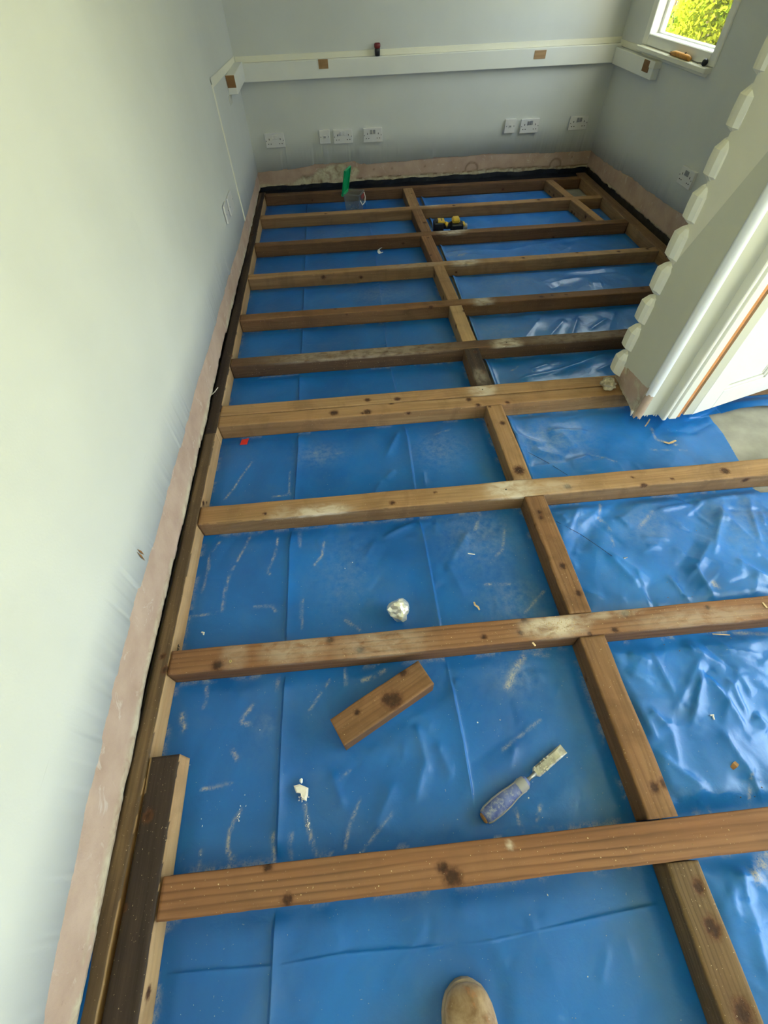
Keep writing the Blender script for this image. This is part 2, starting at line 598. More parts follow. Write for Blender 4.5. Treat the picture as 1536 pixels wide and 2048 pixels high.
MT['leather'] = leather()
MT['handle'] = handle_mat()
MT['sole'] = simple('boot_sole', (0.32, 0.25, 0.19), 0.8, var=0.2, scale=40)
MT['glass'] = thin_clear('window_glass', (0.95, 0.97, 0.95), 0.06)
MT['clear'] = thin_clear('clear_plastic', (0.88, 0.90, 0.90), 0.14, 0.09, (0.65, 0.68, 0.68))
MT['leafA'] = leaf_mat('sunny_leaf', (0.10, 0.15, 0.008), (0.30, 0.31, 0.02))
MT['leafB'] = leaf_mat('green_leaf', (0.03, 0.075, 0.012), (0.10, 0.16, 0.02))
MT['grass'] = simple('lawn_grass', (0.36, 0.32, 0.07), 0.95, var=0.35, scale=3)
MT['stem'] = simple('shrub_stem', (0.30, 0.22, 0.10), 0.9, var=0.2)

# ---------------------------------------------------------------- room shell
T = 0.072            # height of the joists
XL, YB, XR = -0.036, 4.622, 2.696
CEIL = 2.4
XRF, YF, YP0, YP1 = 3.40, -2.40, 1.575, 1.84   # wider front part of the room; partition between y=YP0..YP1

b = MB(); b.box((-0.35, -2.7, -0.20), (3.66, 4.95, -0.004))
tag(b.build('floor', MT['concrete']), kind='structure')
b = MB(); b.box((-0.35, -2.7, CEIL), (3.66, 1.95, CEIL + 0.15)); b.box((-0.35, 1.95, CEIL), (2.95, 4.95, CEIL + 0.15))
tag(b.build('ceiling', MT['ceiling']), kind='structure')


def ragged(n, amp, seed, step=0.25, hold=18):
    r = np.random.default_rng(seed)
    base = np.interp(np.arange(n), np.arange(0, n + hold, hold), r.normal(0, 1, n // hold + 2)) * amp * 0.5
    jag = np.repeat(r.normal(0, 1, n // 6 + 2), 6)[:n] * amp * 0.45
    return base + jag + r.normal(0, 1, n) * amp * 0.12


def painted_wall(name, S, zt, frame, seed, bare_bot, cream_fn=None, holes=()):
    """S: positions along the wall; zt: height of the ragged lower edge of the paint at each S.
    frame(s, out, z) -> world point. Builds paint skin (child-less wall mesh) and the bare plaster band part."""
    n = len(S)
    zp = zt + ragged(n, 0.006, seed)
    # paint skin: from the ragged edge upward, 3 mm proud, with a returned lower lip
    rows = []
    for z in (None,):
        rows.append([frame(S[i], 0.0, zp[i]) for i in range(n)])
        rows.append([frame(S[i], 0.003, zp[i] + 0.0006) for i in range(n)])
        rows.append([frame(S[i], 0.003, 0.40) for i in range(n)])
    V = np.array(rows).reshape(-1, 3)
    me, q = grid_mesh(name + '_skin', V, n, 3)
    me = finish_quads(me, q)
    skin = me
    # bare band
    nz = 15
    zb = bare_bot + ragged(n, 0.005, seed + 5)
    V = np.zeros((nz + 2, n, 3))
    zz = np.zeros((nz + 2, n))
    for k in range(nz + 2):
        kk = max(k - 1, 0) / nz
        for i in range(n):
            z = zb[i] + (zp[i] + 0.004 - zb[i]) * kk
            out = -0.035 if k == 0 else 0.0
            V[k, i] = frame(S[i], out, z)
            zz[k, i] = z
    SS = np.tile(S, (nz + 2, 1))
    cream = np.zeros_like(zz)
    edge = np.zeros_like(zz)
    if cream_fn is not None:
        cream, edge, dent = cream_fn(SS, zz, zb)
        for k in range(1, nz + 2):
            for i in range(n):
                if dent[k, i]:
                    V[k, i] = frame(S[i], -dent[k, i], zz[k, i])
    me, q = grid_mesh(name + '_band', V.reshape(-1, 3), n, nz + 2)
    me = finish_quads(me, q)
    attr(me, 'cream', cream.ravel())
    attr(me, 'edge', edge.ravel())
    return skin, me, zp


def wall_mats(me, mats):
    for m in mats: me.materials.append(m)


# left wall: slightly bowed old plaster (line of its foot measured on site)
wy = np.array([-2.5, 0.0, 0.11, 0.22, 0.40, 0.67, 1.21, 1.75, 2.41, 3.28, 4.7])
wx = np.array([-0.03, -0.029, -0.031, -0.033, -0.037, -0.046, -0.045, -0.047, -0.049, -0.038, -0.040])
S = np.arange(-2.40, YB + 0.001, 0.008)
wl = np.interp(S, wy, wx)
wlx = dict(zip(S.round(4), wl))
fl = lambda s, o, z: (np.interp(s, wy, wx) + o, s, z)
zt = np.interp(S, [-2.4, 0.03, 0.13, 0.28, 0.51, 0.76, 0.90, 1.18, 1.39, 1.77, 2.36, 3.31, 4.62], [0.19, 0.207, 0.22, 0.233, 0.243, 0.247, 0.244, 0.238, 0.236, 0.228, 0.208, 0.200, 0.188])


def cream_left(SS, zz, zb):
    lo = sstep(zz, 0.125, 0.10) * (fbm2(SS * 9, zz * 30, 3) > 0.42)
    d = np.zeros_like(zz)
    return np.clip(lo * 0.75, 0, 1), np.zeros_like(zz), d


skin, band, zpl = painted_wall('left', S, zt, fl, 11, 0.089, cream_left)
wall_left = tag(link('wall_left', skin, MT['wall']), kind='structure')
link('bare_plaster_band', band, MT['plaster'], wall_left)
b = MB()
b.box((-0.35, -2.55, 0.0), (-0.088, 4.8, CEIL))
b.build('masonry_core', MT['gap_shade'], wall_left)
# upper skin (wall face above 0.40 m)
V = []
for z in (0.40, CEIL):
    for s in S[::8].tolist() + [YB]:
        V.append(fl(s, 0.003, z))
nn = len(S[::8]) + 1
me, q = grid_mesh('left_upper', np.array(V), nn, 2)
link('upper_plaster', finish_quads(me, q), MT['wall'], wall_left)


def cream_back(SS, zz, zb):
    d = np.zeros_like(zz)
    e = np.zeros_like(zz)
    x, z = SS, zz
    n1 = fbm2(x * 14, z * 14, 21) - 0.5
    # large torn patch where the skirting was ripped off
    blob = np.maximum(1 - ((x - 0.58) / 0.19) ** 2 - ((z - 0.155) / 0.062) ** 2, 1 - ((x - 0.40) / 0.14) ** 2 - ((z - 0.115) / 0.045) ** 2)
    m = np.clip((blob + n1 * 1.6) * 3.0, 0, 1)
    d += 0.006 * m * (0.5 + fbm2(x * 30, z * 30, 5))
    # lower torn scallops along the foot
    h = 0.018 + 0.030 * fbm2(x * 5, x * 0, 31) * (np.sin(x * 7.0) * 0.5 + 0.6)
    low = np.clip((0.088 + h - z) / 0.006, 0, 1) * (x > 0.75)
    m = np.maximum(m, low)
    d += 0.004 * low
    e = np.maximum(e, np.exp(-((z - 0.088 - h) / 0.004) ** 2) * (x > 0.75) * (fbm2(x * 9, x * 0, 77) > 0.45))
    low2 = np.clip((0.112 - z + n1 * 0.03) / 0.006, 0, 1) * (x < 0.75) * 0.8
    m = np.maximum(m, low2)
    # curl shaped gouge
    for cx, cz, r in ((1.71, 0.125, 0.05), (2.42, 0.12, 0.045)):
        rr = np.hypot((x - cx), (z - cz) * 1.1)
        e = np.maximum(e, np.exp(-((rr - r) / 0.006) ** 2) * (z > cz - 0.01) * 0.8)
        d += 0.004 * np.exp(-((rr - r) / 0.006) ** 2) * (z > cz)
    e = np.maximum(e, np.exp(-((x - 0.465) / 0.012) ** 2 - ((z - 0.10) / 0.022) ** 2))
    for hx in (0.90, 1.05, 1.32, 2.55): e = np.maximum(e, np.exp(-((x - hx) ** 2 + (z - 0.165) ** 2) / 0.0055 ** 2))
    return m, np.clip(e, 0, 1), d


S = np.arange(-0.042, XR + 0.02, 0.007)
fb = lambda s, o, z: (s, YB - o, z)
zt = np.interp(S, [-0.04, 0.1, 0.3, 0.42, 0.75, 0.8, 1.1, 1.5, 1.95, 2.35, 2.7], [0.194, 0.196, 0.203, 0.222, 0.224, 0.206, 0.212, 0.217, 0.216, 0.207, 0.200])
skin, band, _ = painted_wall('back', S, zt, fb, 41, 0.086, cream_back)
wall_back = tag(link('wall_back', skin, MT['wall']), kind='structure')
link('bare_plaster_band', band, MT['plaster'], wall_back)
b = MB(); b.box((-0.35, YB + 0.036, 0.0), (2.95, YB + 0.30, CEIL)); b.build('masonry_core', MT['gap_shade'], wall_back)
b = MB(); b.add([(-0.05, YB - 0.003, 0.40), (XR + 0.05, YB - 0.003, 0.40), (XR + 0.05, YB - 0.003, CEIL), (-0.05, YB - 0.003, CEIL)], [(0, 1, 2, 3)])
b.build('upper_plaster', MT['wall'], wall_back)

# right wall of the far part (window opening y 3.42..4.28, z 0.845..2.02)
S = np.arange(YP1 - 0.02, YB + 0.001, 0.008)
fr = lambda s, o, z: (XR - o, s, z)
zt = np.interp(S, [1.8, 3.18, 3.57, 3.89, 4.32, 4.62], [0.24, 0.236, 0.224, 0.219, 0.203, 0.200])


def cream_right(SS, zz, zb):
    low = np.clip((0.102 - zz + (fbm2(SS * 12, zz * 12, 8) - 0.5) * 0.04) / 0.005, 0, 1)
    return low * 0.9, np.zeros_like(zz), low * 0.003


skin, band, _ = painted_wall('right', S, zt, fr, 61, 0.092, cream_right)
wall_right = tag(link('wall_right', skin, MT['wall']), kind='structure')
link('bare_plaster_band', band, MT['plaster'], wall_right)
WY0, WY1, WZ0, WZ1 = 3.43, 4.27, 0.845, 2.02
b = MB()
for y0, y1, z0, z1 in ((1.80, WY0, 0.40, CEIL), (WY1, YB + 0.03, 0.40, CEIL), (WY0, WY1, 0.40, WZ0), (WY0, WY1, WZ1, CEIL)):
    b.box((XR - 0.003, y0, z0), (XR + 0.03, y1, z1))
b.build('upper_plaster', MT['wall'], wall_right)
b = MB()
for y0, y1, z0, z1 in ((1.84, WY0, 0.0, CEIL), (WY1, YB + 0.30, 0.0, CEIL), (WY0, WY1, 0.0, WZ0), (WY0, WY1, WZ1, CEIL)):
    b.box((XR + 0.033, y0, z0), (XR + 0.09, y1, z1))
b.build('masonry_core', MT['gap_shade'], wall_right)

# wall behind the photographer, with a wide window; right wall of the front part, with a glazed patio door
b = MB()
for x0, x1, z0, z1 in ((-0.35, 0.75, 0, CEIL), (2.15, 3.65, 0, CEIL), (0.75, 2.15, 0, 0.99), (0.75, 2.15, 2.13, CEIL)):
    b.box((x0, YF - 0.25, z0), (x1, YF, z1))
tag(b.build('wall_rear', MT['dull']), kind='structure')
b = MB()
for y0, y1, z0, z1 in ((YF - 0.25, -1.65, 0, CEIL), (1.25, 1.84, 0, CEIL), (-1.65, 1.25, 2.28, CEIL), (-1.65, 1.25, -0.1, 0.06)):
    b.box((XRF, y0, z0), (XRF + 0.25, y1, z1))
tag(b.build('wall_side', MT['dull']), kind='structure')


def window_unit(name, lo, hi, axis, divisions):
    """plain white casement in an opening; axis 'x' = wall plane normal"""
    root = tag(empty(name, lo), kind='structure')
    lo, hi = Vector(lo), Vector(hi)
    fb_ = MB()
    fw = 0.05
    i = 1 if axis == 'x' else 0
    def seg(a0, a1, z0, z1):
        l, h = lo.copy(), hi.copy()
        l[i], h[i], l[2], h[2] = a0, a1, z0, z1
        fb_.box(l, h, 0.006)
    seg(lo[i], lo[i] + fw, lo[2], hi[2]); seg(hi[i] - fw, hi[i], lo[2], hi[2])
    seg(lo[i], hi[i], lo[2], lo[2] + fw); seg(lo[i], hi[i], hi[2] - fw, hi[2])
    for k in range(1, divisions):
        m = lo[i] + (hi[i] - lo[i]) * k / divisions
        seg(m - fw / 2, m + fw / 2, lo[2], hi[2])
    o = fb_.build('window_frame', MT['white'], root)
    o.matrix_parent_inverse = Matrix.Translation(-Vector(root.location))
    for k in range(divisions):
        a0 = lo[i] + (hi[i] - lo[i]) * k / divisions + fw * 0.6
        a1 = lo[i] + (hi[i] - lo[i]) * (k + 1) / divisions - fw * 0.6
        g = MB()
        l, h = (lo + hi) / 2, (lo + hi) / 2
        l[i], h[i], l[2], h[2] = a0, a1, lo[2] + fw * 0.6, hi[2] - fw * 0.6
        j = 1 - i
        l[j] -= 0.002; h[j] += 0.002
        g.box(l, h)
        o = g.build('pane', MT['glass'], root)
        o.matrix_parent_inverse = Matrix.Translation(-Vector(root.location))
    return root


window_unit('window_2', (0.75, YF - 0.14, 0.99), (2.15, YF - 0.08, 2.13), 'y', 2)
window_unit('window_3', (XRF + 0.10, -1.65, 0.06), (XRF + 0.16, 1.25, 2.28), 'x', 3)

# small window in the far right wall
root = tag(empty('window_1', (XR, 3.85, 0.80)), kind='structure')
def child_at(o, root):
    o.parent = root
    o.matrix_parent_inverse = Matrix.Translation(-Vector(root.location))
    return o
b = MB()
x0, x1 = XR - 0.012, XR + 0.045
b.box((x0, 4.225, 0.845), (x1, 4.292, 2.06), 0.004)
b.box((x0, 3.415, 0.845), (x1, 3.472, 2.06), 0.004)
b.box((x0, 3.472, 0.845), (x1, 4.225, 0.898), 0.004)
b.box((x0, 3.472, 1.98), (x1, 4.225, 2.06), 0.004)
child_at(b.build('window_frame', MT['white']), root)
b = MB()   # inner sash bead with a bright rebate
b.box((XR + 0.045, 4.20, 0.86), (XR + 0.075, 4.27, 2.03), 0.003)
b.box((XR + 0.045, 3.43, 0.86), (XR + 0.075, 3.485, 2.03), 0.003)
b.box((XR + 0.045, 3.47, 0.86), (XR + 0.075, 4.21, 0.905), 0.003)
b.box((XR + 0.045, 3.47, 1.97), (XR + 0.075, 4.21, 2.03), 0.003)
child_at(b.build('sash', MT['white']), root)
b = MB(); b.box((XR + 0.058, 3.48, 0.89), (XR + 0.062, 4.205, 1.98))
child_at(b.build('pane', MT['glass']), root)
b = MB()
b.box((XR - 0.046, 3.43, 0.818), (XR + 0.07, 4.28, 0.843), 0.004)
b.box((XR - 0.012, 3.45, 0.800), (XR - 0.002, 4.25, 0.819), 0.002)
child_at(b.build('window_sill', MT['stripe']), root)
b = MB()   # outside sill
b.box((XR + 0.07, WY0 - 0.02, WZ0 - 0.03), (XR + 0.13, WY1 + 0.02, WZ0 - 0.004), 0.003)
child_at(b.build('outer_sill', MT['white']), root)

# ---------------------------------------------------------------- partition stub with toothed edge, corner bead, door
part = tag(empty('wall_partition', (1.80, 1.70, 0.0)), kind='structure')
LEAN = 0.035


def lean(o, z0=0.08):
    for v in o.data.vertices:
        v.co.x += LEAN * (v.co.z - z0)
    return o


# painted reveal (the face that looks left), ragged lower edge
zs_ = [0.078 + 0.006 * random.random() for _ in range(30)]
ys_ = np.linspace(1.583, 1.836, 24)
def reveal_x(y): return 1.768 + (y - 1.592) * 0.08
low = 0.175 + ragged(24, 0.008, 3) + np.linspace(0.025, -0.0, 24)
Vv, Ff = [], []
for k, y in enumerate(ys_):
    Vv += [(reveal_x(y), y, low[k]), (reveal_x(y) - 0.003, y, low[k] + 0.0005), (reveal_x(y) - 0.003, y, CEIL)]
for k in range(23):
    a = 3 * k
    Ff += [(a, a + 3, a + 4, a + 1), (a + 1, a + 4, a + 5, a + 2)]
o = link('reveal_plaster', mesh('reveal', Vv, Ff), MT['reveal'], None); lean(o); child_at(o, part)
# bare plaster at its foot
nz = 14
Vg = np.zeros((nz, 24, 3))
foot = np.interp(ys_, [1.583, 1.70, 1.836], [0.070, 0.076, 0.082]) + ragged(24, 0.006, 9)
for k in range(nz):
    for i, y in enumerate(ys_):
        z = foot[i] + (low[i] + 0.003 - foot[i]) * k / (nz - 1)
        Vg[k, i] = (reveal_x(y) + 0.002 * vnoise2(np.array(y * 40), np.array(z * 40), 4), y, z)
me, q = grid_mesh('reveal_foot', Vg.reshape(-1, 3), 24, nz)
me = finish_quads(me, q)
YY, ZZ = Vg[..., 1], Vg[..., 2]
attr(me, 'cream', (np.clip((fbm2(YY * 18, ZZ * 18, 12) - 0.56) * 9, 0, 1) + sstep(ZZ - foot[None, :], 0.02, 0.0) * 0.8).clip(0, 1).ravel())
attr(me, 'edge', np.zeros(nz * 24))
o = link('bare_plaster_band', me, MT['plaster']); lean(o); child_at(o, part)
# core of the partition, left and right of the door
b = MB()
b.box((1.80, 1.60, 0.085), (1.99, 1.835, CEIL)); b.box((2.86, YP0 + 0.01, 0.06), (XRF + 0.001, 1.835, CEIL)); b.box((1.99, 1.62, 2.06), (2.86, 1.835, CEIL))
child_at(b.build('masonry_core', MT['cream']), part)
b = MB()
b.box((2.86, YP0, 0.07), (XRF, YP0 + 0.02, CEIL)); b.box((1.95, YP0, 2.10), (2.86, YP0 + 0.02, CEIL))
b.box((1.800, 1.575, 0.072), (1.873, 1.60, CEIL))
o = b.build('front_plaster', MT['reveal']); lean(o); child_at(o, part)
# broken lower edge of the front plaster
for k in range(16):
    b = MB()
    x = 1.765 + 0.0105 * k
    y = 1.585 - 0.012 * min(k, 4) / 4
    h = 0.010 + 0.018 * random.random()
    r = 0.006 + 0.004 * random.random()
    b.cyl((x, y + 0.012, 0.085), (x + random.uniform(-.004, .004), y + 0.008, 0.082 - h), r, r * 0.25, 5)
    o = b.build('plaster_crumb', MT['cream'] if k % 3 else MT['chunk']); child_at(o, part)

# corner bead: half-round edge, painted above, bare plaster at the foot
def arc_prism(cx, cy, r, z0, z1, n=14, jag=0.0):
    Vv, Ff = [], []
    rr = random.Random(4)
    for k in range(n + 1):
        a = math.radians(170 + 130 * k / n)
        x, y = cx + r * math.cos(a), cy + r * math.sin(a)
        Vv += [(x, y, z0 + rr.uniform(-jag, jag)), (x, y, z1)]
    for k in range(n):
        Ff.append((2 * k, 2 * k + 2, 2 * k + 3, 2 * k + 1))
    return mesh('bead', Vv, Ff)


o = link('corner_bead', arc_prism(1.792, 1.589, 0.0215, 0.178, CEIL, 14, 0.006), MT['bead'], smooth=True); lean(o); child_at(o, part)
me = arc_prism(1.793, 1.590, 0.0190, 0.062, 0.186, 14, 0.010)
attr(me, 'cream', [0.15] * len(me.vertices)); attr(me, 'edge', [0.0] * len(me.vertices))
o = link('bare_bead_foot', me, MT['plaster'], smooth=True); lean(o); child_at(o, part)

# toothed plaster edge: one chamfered block per tooth
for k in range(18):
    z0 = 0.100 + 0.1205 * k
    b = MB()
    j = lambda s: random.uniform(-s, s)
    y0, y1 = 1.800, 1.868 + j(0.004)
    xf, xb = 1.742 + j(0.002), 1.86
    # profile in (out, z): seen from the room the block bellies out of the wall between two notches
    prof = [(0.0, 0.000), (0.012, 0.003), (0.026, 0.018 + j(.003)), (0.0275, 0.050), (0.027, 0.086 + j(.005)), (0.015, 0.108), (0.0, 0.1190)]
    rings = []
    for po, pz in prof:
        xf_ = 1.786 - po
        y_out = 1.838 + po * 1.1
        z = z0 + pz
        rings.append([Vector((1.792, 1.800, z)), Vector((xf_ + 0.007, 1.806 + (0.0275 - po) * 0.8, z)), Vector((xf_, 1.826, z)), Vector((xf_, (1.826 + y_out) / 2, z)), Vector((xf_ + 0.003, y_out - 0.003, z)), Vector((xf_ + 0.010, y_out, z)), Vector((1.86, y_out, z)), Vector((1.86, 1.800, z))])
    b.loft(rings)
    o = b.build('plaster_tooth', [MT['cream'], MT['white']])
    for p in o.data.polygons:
        p.material_index = 1 if p.center.y < 1.819 else 0  # window side of each tooth whitened, light painted into its colour
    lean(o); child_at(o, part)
# lump of loose plaster where the last tooth meets the floor joist
b = MB()
bmesh.ops.create_icosphere(b.bm, subdivisions=3, radius=1.0)
for v in b.bm.verts:
    n_ = vnoise2(np.array(v.co.x * 2.2 + 5), np.array(v.co.y * 2.2 + v.co.z * 3), 9)
    s = 0.72 + 0.55 * float(n_) + random.uniform(-.05, .05)
    v.co = Vector((v.co.x * 0.030 * s, v.co.y * 0.034 * s, v.co.z * 0.026 * s))
c = P(1217, 768, 0.095)
o = b.build('plaster_lump', MT['oldplaster'], None, (float(c[0]), float(c[1]), 0.097)); child_at(o, part)

# door lining and architrave
arch = tag(empty('trim_1', (1.90, 1.56, 0.07)), kind='structure')
b = MB()
b.box((1.873, 1.538, 0.066), (1.889, 1.60, 2.12), 0.006, seg=2)
o = b.build('bead_moulding', MT['white'], smooth=False); lean(o, .07); child_at(o, arch)
b = MB(); b.box((1.888, 1.562, 0.064), (1.908, 1.60, 2.12))
o = b.build('groove_board', MT['reveal']); lean(o, .07); child_at(o, arch)
b = MB(); b.box((1.906, 1.545, 0.066), (1.937, 1.60, 2.12), 0.002)
o = b.build('flat_board', MT['white']); lean(o, .07); child_at(o, arch)
b = MB(); b.box((1.937, 1.548, 0.072), (1.950, 1.60, 2.10))
o = b.build('raw_edge', MT['orange']); lean(o, .07); child_at(o, arch)
b = MB(); b.box((1.950, 1.590, 0.075), (1.972, 1.62, 2.08))
o = b.build('dark_gap', MT['rawbrown']); lean(o, .07); child_at(o, arch)
b = MB(); b.box((1.970, 1.556, 0.075), (2.006, 1.62, 2.08))
o = b.build('door_stop', MT['reveal']); lean(o, .07); child_at(o, arch)

# panelled door, ajar
DA = P(1384, 829.5, 0.06)
DB = P(1536, 778.3, 0.06)
ang = math.atan2(DB[1] - DA[1], DB[0] - DA[0])
door = tag(empty('door_1', (float(DA[0]), float(DA[1]), 0.06), ang), kind='structure')
DW, DH = 0.76, 1.98


def door_lean(o):
    for v in o.data.vertices:
        v.co.x += LEAN * v.co.z
    o.parent = door
    return o


b = MB()
st, rb = 0.105, 0.09
b.box((0, 0, 0), (st, 0.035, DH), 0.002); b.box((DW - st, 0, 0), (DW, 0.035, DH), 0.002)
b.box((st, 0, 0), (DW - st, 0.035, rb), 0.002); b.box((st, 0, 0.90), (DW - st, 0.035, 1.05), 0.002); b.box((st, 0, DH - 0.11), (DW - st, 0.035, DH), 0.002)
b.box((DW / 2 - 0.05, 0, rb), (DW / 2 + 0.05, 0.035, DH - 0.11), 0.002)
door_lean(b.build('door_frame', MT['door']))
for z0, z1 in ((rb, 0.90), (1.05, DH - 0.11)):
    for xa, xb in ((st, DW / 2 - 0.05), (DW / 2 + 0.05, DW - st)):
        b = MB()
        for ins, yy, hh in ((0.0, 0.004, 0.014), (0.018, 0.009, 0.010)):
            x0, x1, a0, a1 = xa + ins, xb - ins, z0 + ins, z1 - ins
            b.box((x0, yy, a0), (x0 + hh, 0.03, a1), 0.003); b.box((x1 - hh, yy, a0), (x1, 0.03, a1), 0.003)
            b.box((x0, yy, a0), (x1, 0.03, a0 + hh), 0.003); b.box((x0, yy, a1 - hh), (x1, 0.03, a1), 0.003)
        door_lean(b.build('panel_moulding', MT['door']))
        b = MB(); b.box((xa + 0.02, 0.012, z0 + 0.02), (xb - 0.02, 0.028, z1 - 0.02), 0.003)
        door_lean(b.build('door_panel', MT['door']))
b = MB(); b.cyl((DW - 0.05, -0.05, 0.98), (DW - 0.05, 0.0, 0.98), 0.012); b.cyl((DW - 0.05, -0.065, 0.98), (DW - 0.05, -0.045, 0.98), 0.026, 0.022)
door_lean(b.build('door_knob', MT['steel']))

# ---------------------------------------------------------------- wall rail, filler stripes, patches
rail = tag(empty('trim_2', (1.3, YB, 0.77)), kind='structure')
b = MB()
b.box((0.004, YB - 0.045, 0.720), (XR - 0.004, YB - 0.002, 0.815), 0.003)
child_at(b.build('rail_board', MT['white']), rail)
for u0, v0, u1, v1 in ((636, 119, 657, 137), (1070, 101, 1090, 117)):
    a, c = PY(u0, v0, 4.577), PY(u1, v1, 4.577)
    b = MB(); b.box((a[0], 4.5745, c[2]), (c[0], 4.580, a[2]))
    child_at(b.build('bare_wood_patch', MT['rawwood']), rail)
b = MB(); b.box((XR - 0.045, 3.975, 0.715), (XR - 0.002, YB - 0.045, 0.800), 0.003)
child_at(b.build('rail_return', MT['white']), rail)
b = MB(); b.box((XR - 0.0475, 4.03, 0.742), (XR - 0.044, 4.115, 0.796))
child_at(b.build('bare_wood_patch', MT['rawbrown']), rail)
b = MB(); b.box((XR - 0.052, 3.962, 0.768), (XR - 0.002, 4.028, 0.803), 0.002)
child_at(b.build('loose_block', MT['stripe']), rail)
# batten along the left wall, raw sawn end towards the room
trim3 = tag(empty('trim_3', (XL, 4.3, 0.76)), kind='structure')
b = MB(); b.box((-0.036, 4.11, 0.735), (0.02, YB - 0.047, 0.825), 0.002)
child_at(b.build('batten', MT['white']), trim3)
b = MB(); b.box((-0.034, 4.104, 0.768), (0.018, 4.112, 0.824))
child_at(b.build('sawn_end', MT['rawbrown']), trim3)
b = MB(); b.box((-0.05, 4.06, 0.690), (-0.031, 4.16, 0.735), 0.003)
child_at(b.build('old_filler', MT['reveal']), trim3)
# filler stripes where the old worktop met the wall
b = MB(); b.box((-0.03, YB - 0.009, 0.815), (XR, YB - 0.002, 0.846), 0.002)
child_at(b.build('filler_stripe', MT['stripe']), rail)
b = MB()
b.add([(XL + 0.003, 4.62, 0.815), (XL + 0.003, 4.62, 0.85), (XL + 0.004, 3.60, 0.885), (XL + 0.004, 3.60, 0.845)], [(0, 1, 2, 3)])
b.box((XL - 0.02, 3.60, 0.20), (XL + 0.0045, 3.625, 0.86), 0.0015)
child_at(b.build('filler_stripe', MT['stripe']), trim3)
b = MB(); b.box((XR - 0.008, 4.29, 0.803), (XR - 0.002, YB - 0.01, 0.835), 0.002)
child_at(b.build('filler_stripe', MT['stripe']), rail)
# gouges in the left wall paint
gz = tag(empty('trim_4', (XL, 1.0, 0.29)), kind='structure')
for u0, v0, u1, v1 in ((274, 1098, 288, 1110), (273, 1103, 290, 1122)):
    a, c = PX(u0, v0, -0.041), PX(u1, v1, -0.041)
    b = MB()
    q = Vector(c - a).normalized()
    side = Vector((0, -q.z, q.y)) * 0.0035
    A, C_ = Vector(a), Vector(c)
    mid = (A + C_) / 2
    b.add([A + Vector((.0012, 0, 0)), mid + side + Vector((.0015, 0, 0)), C_ + Vector((.0012, 0, 0)), mid - side + Vector((.0015, 0, 0))], [(0, 1, 2, 3)])
    me = None
    o = b.build('paint_gouge', MT['rawbrown']); child_at(o, gz)

# ---------------------------------------------------------------- timbers
TIMBER_RECTS = []


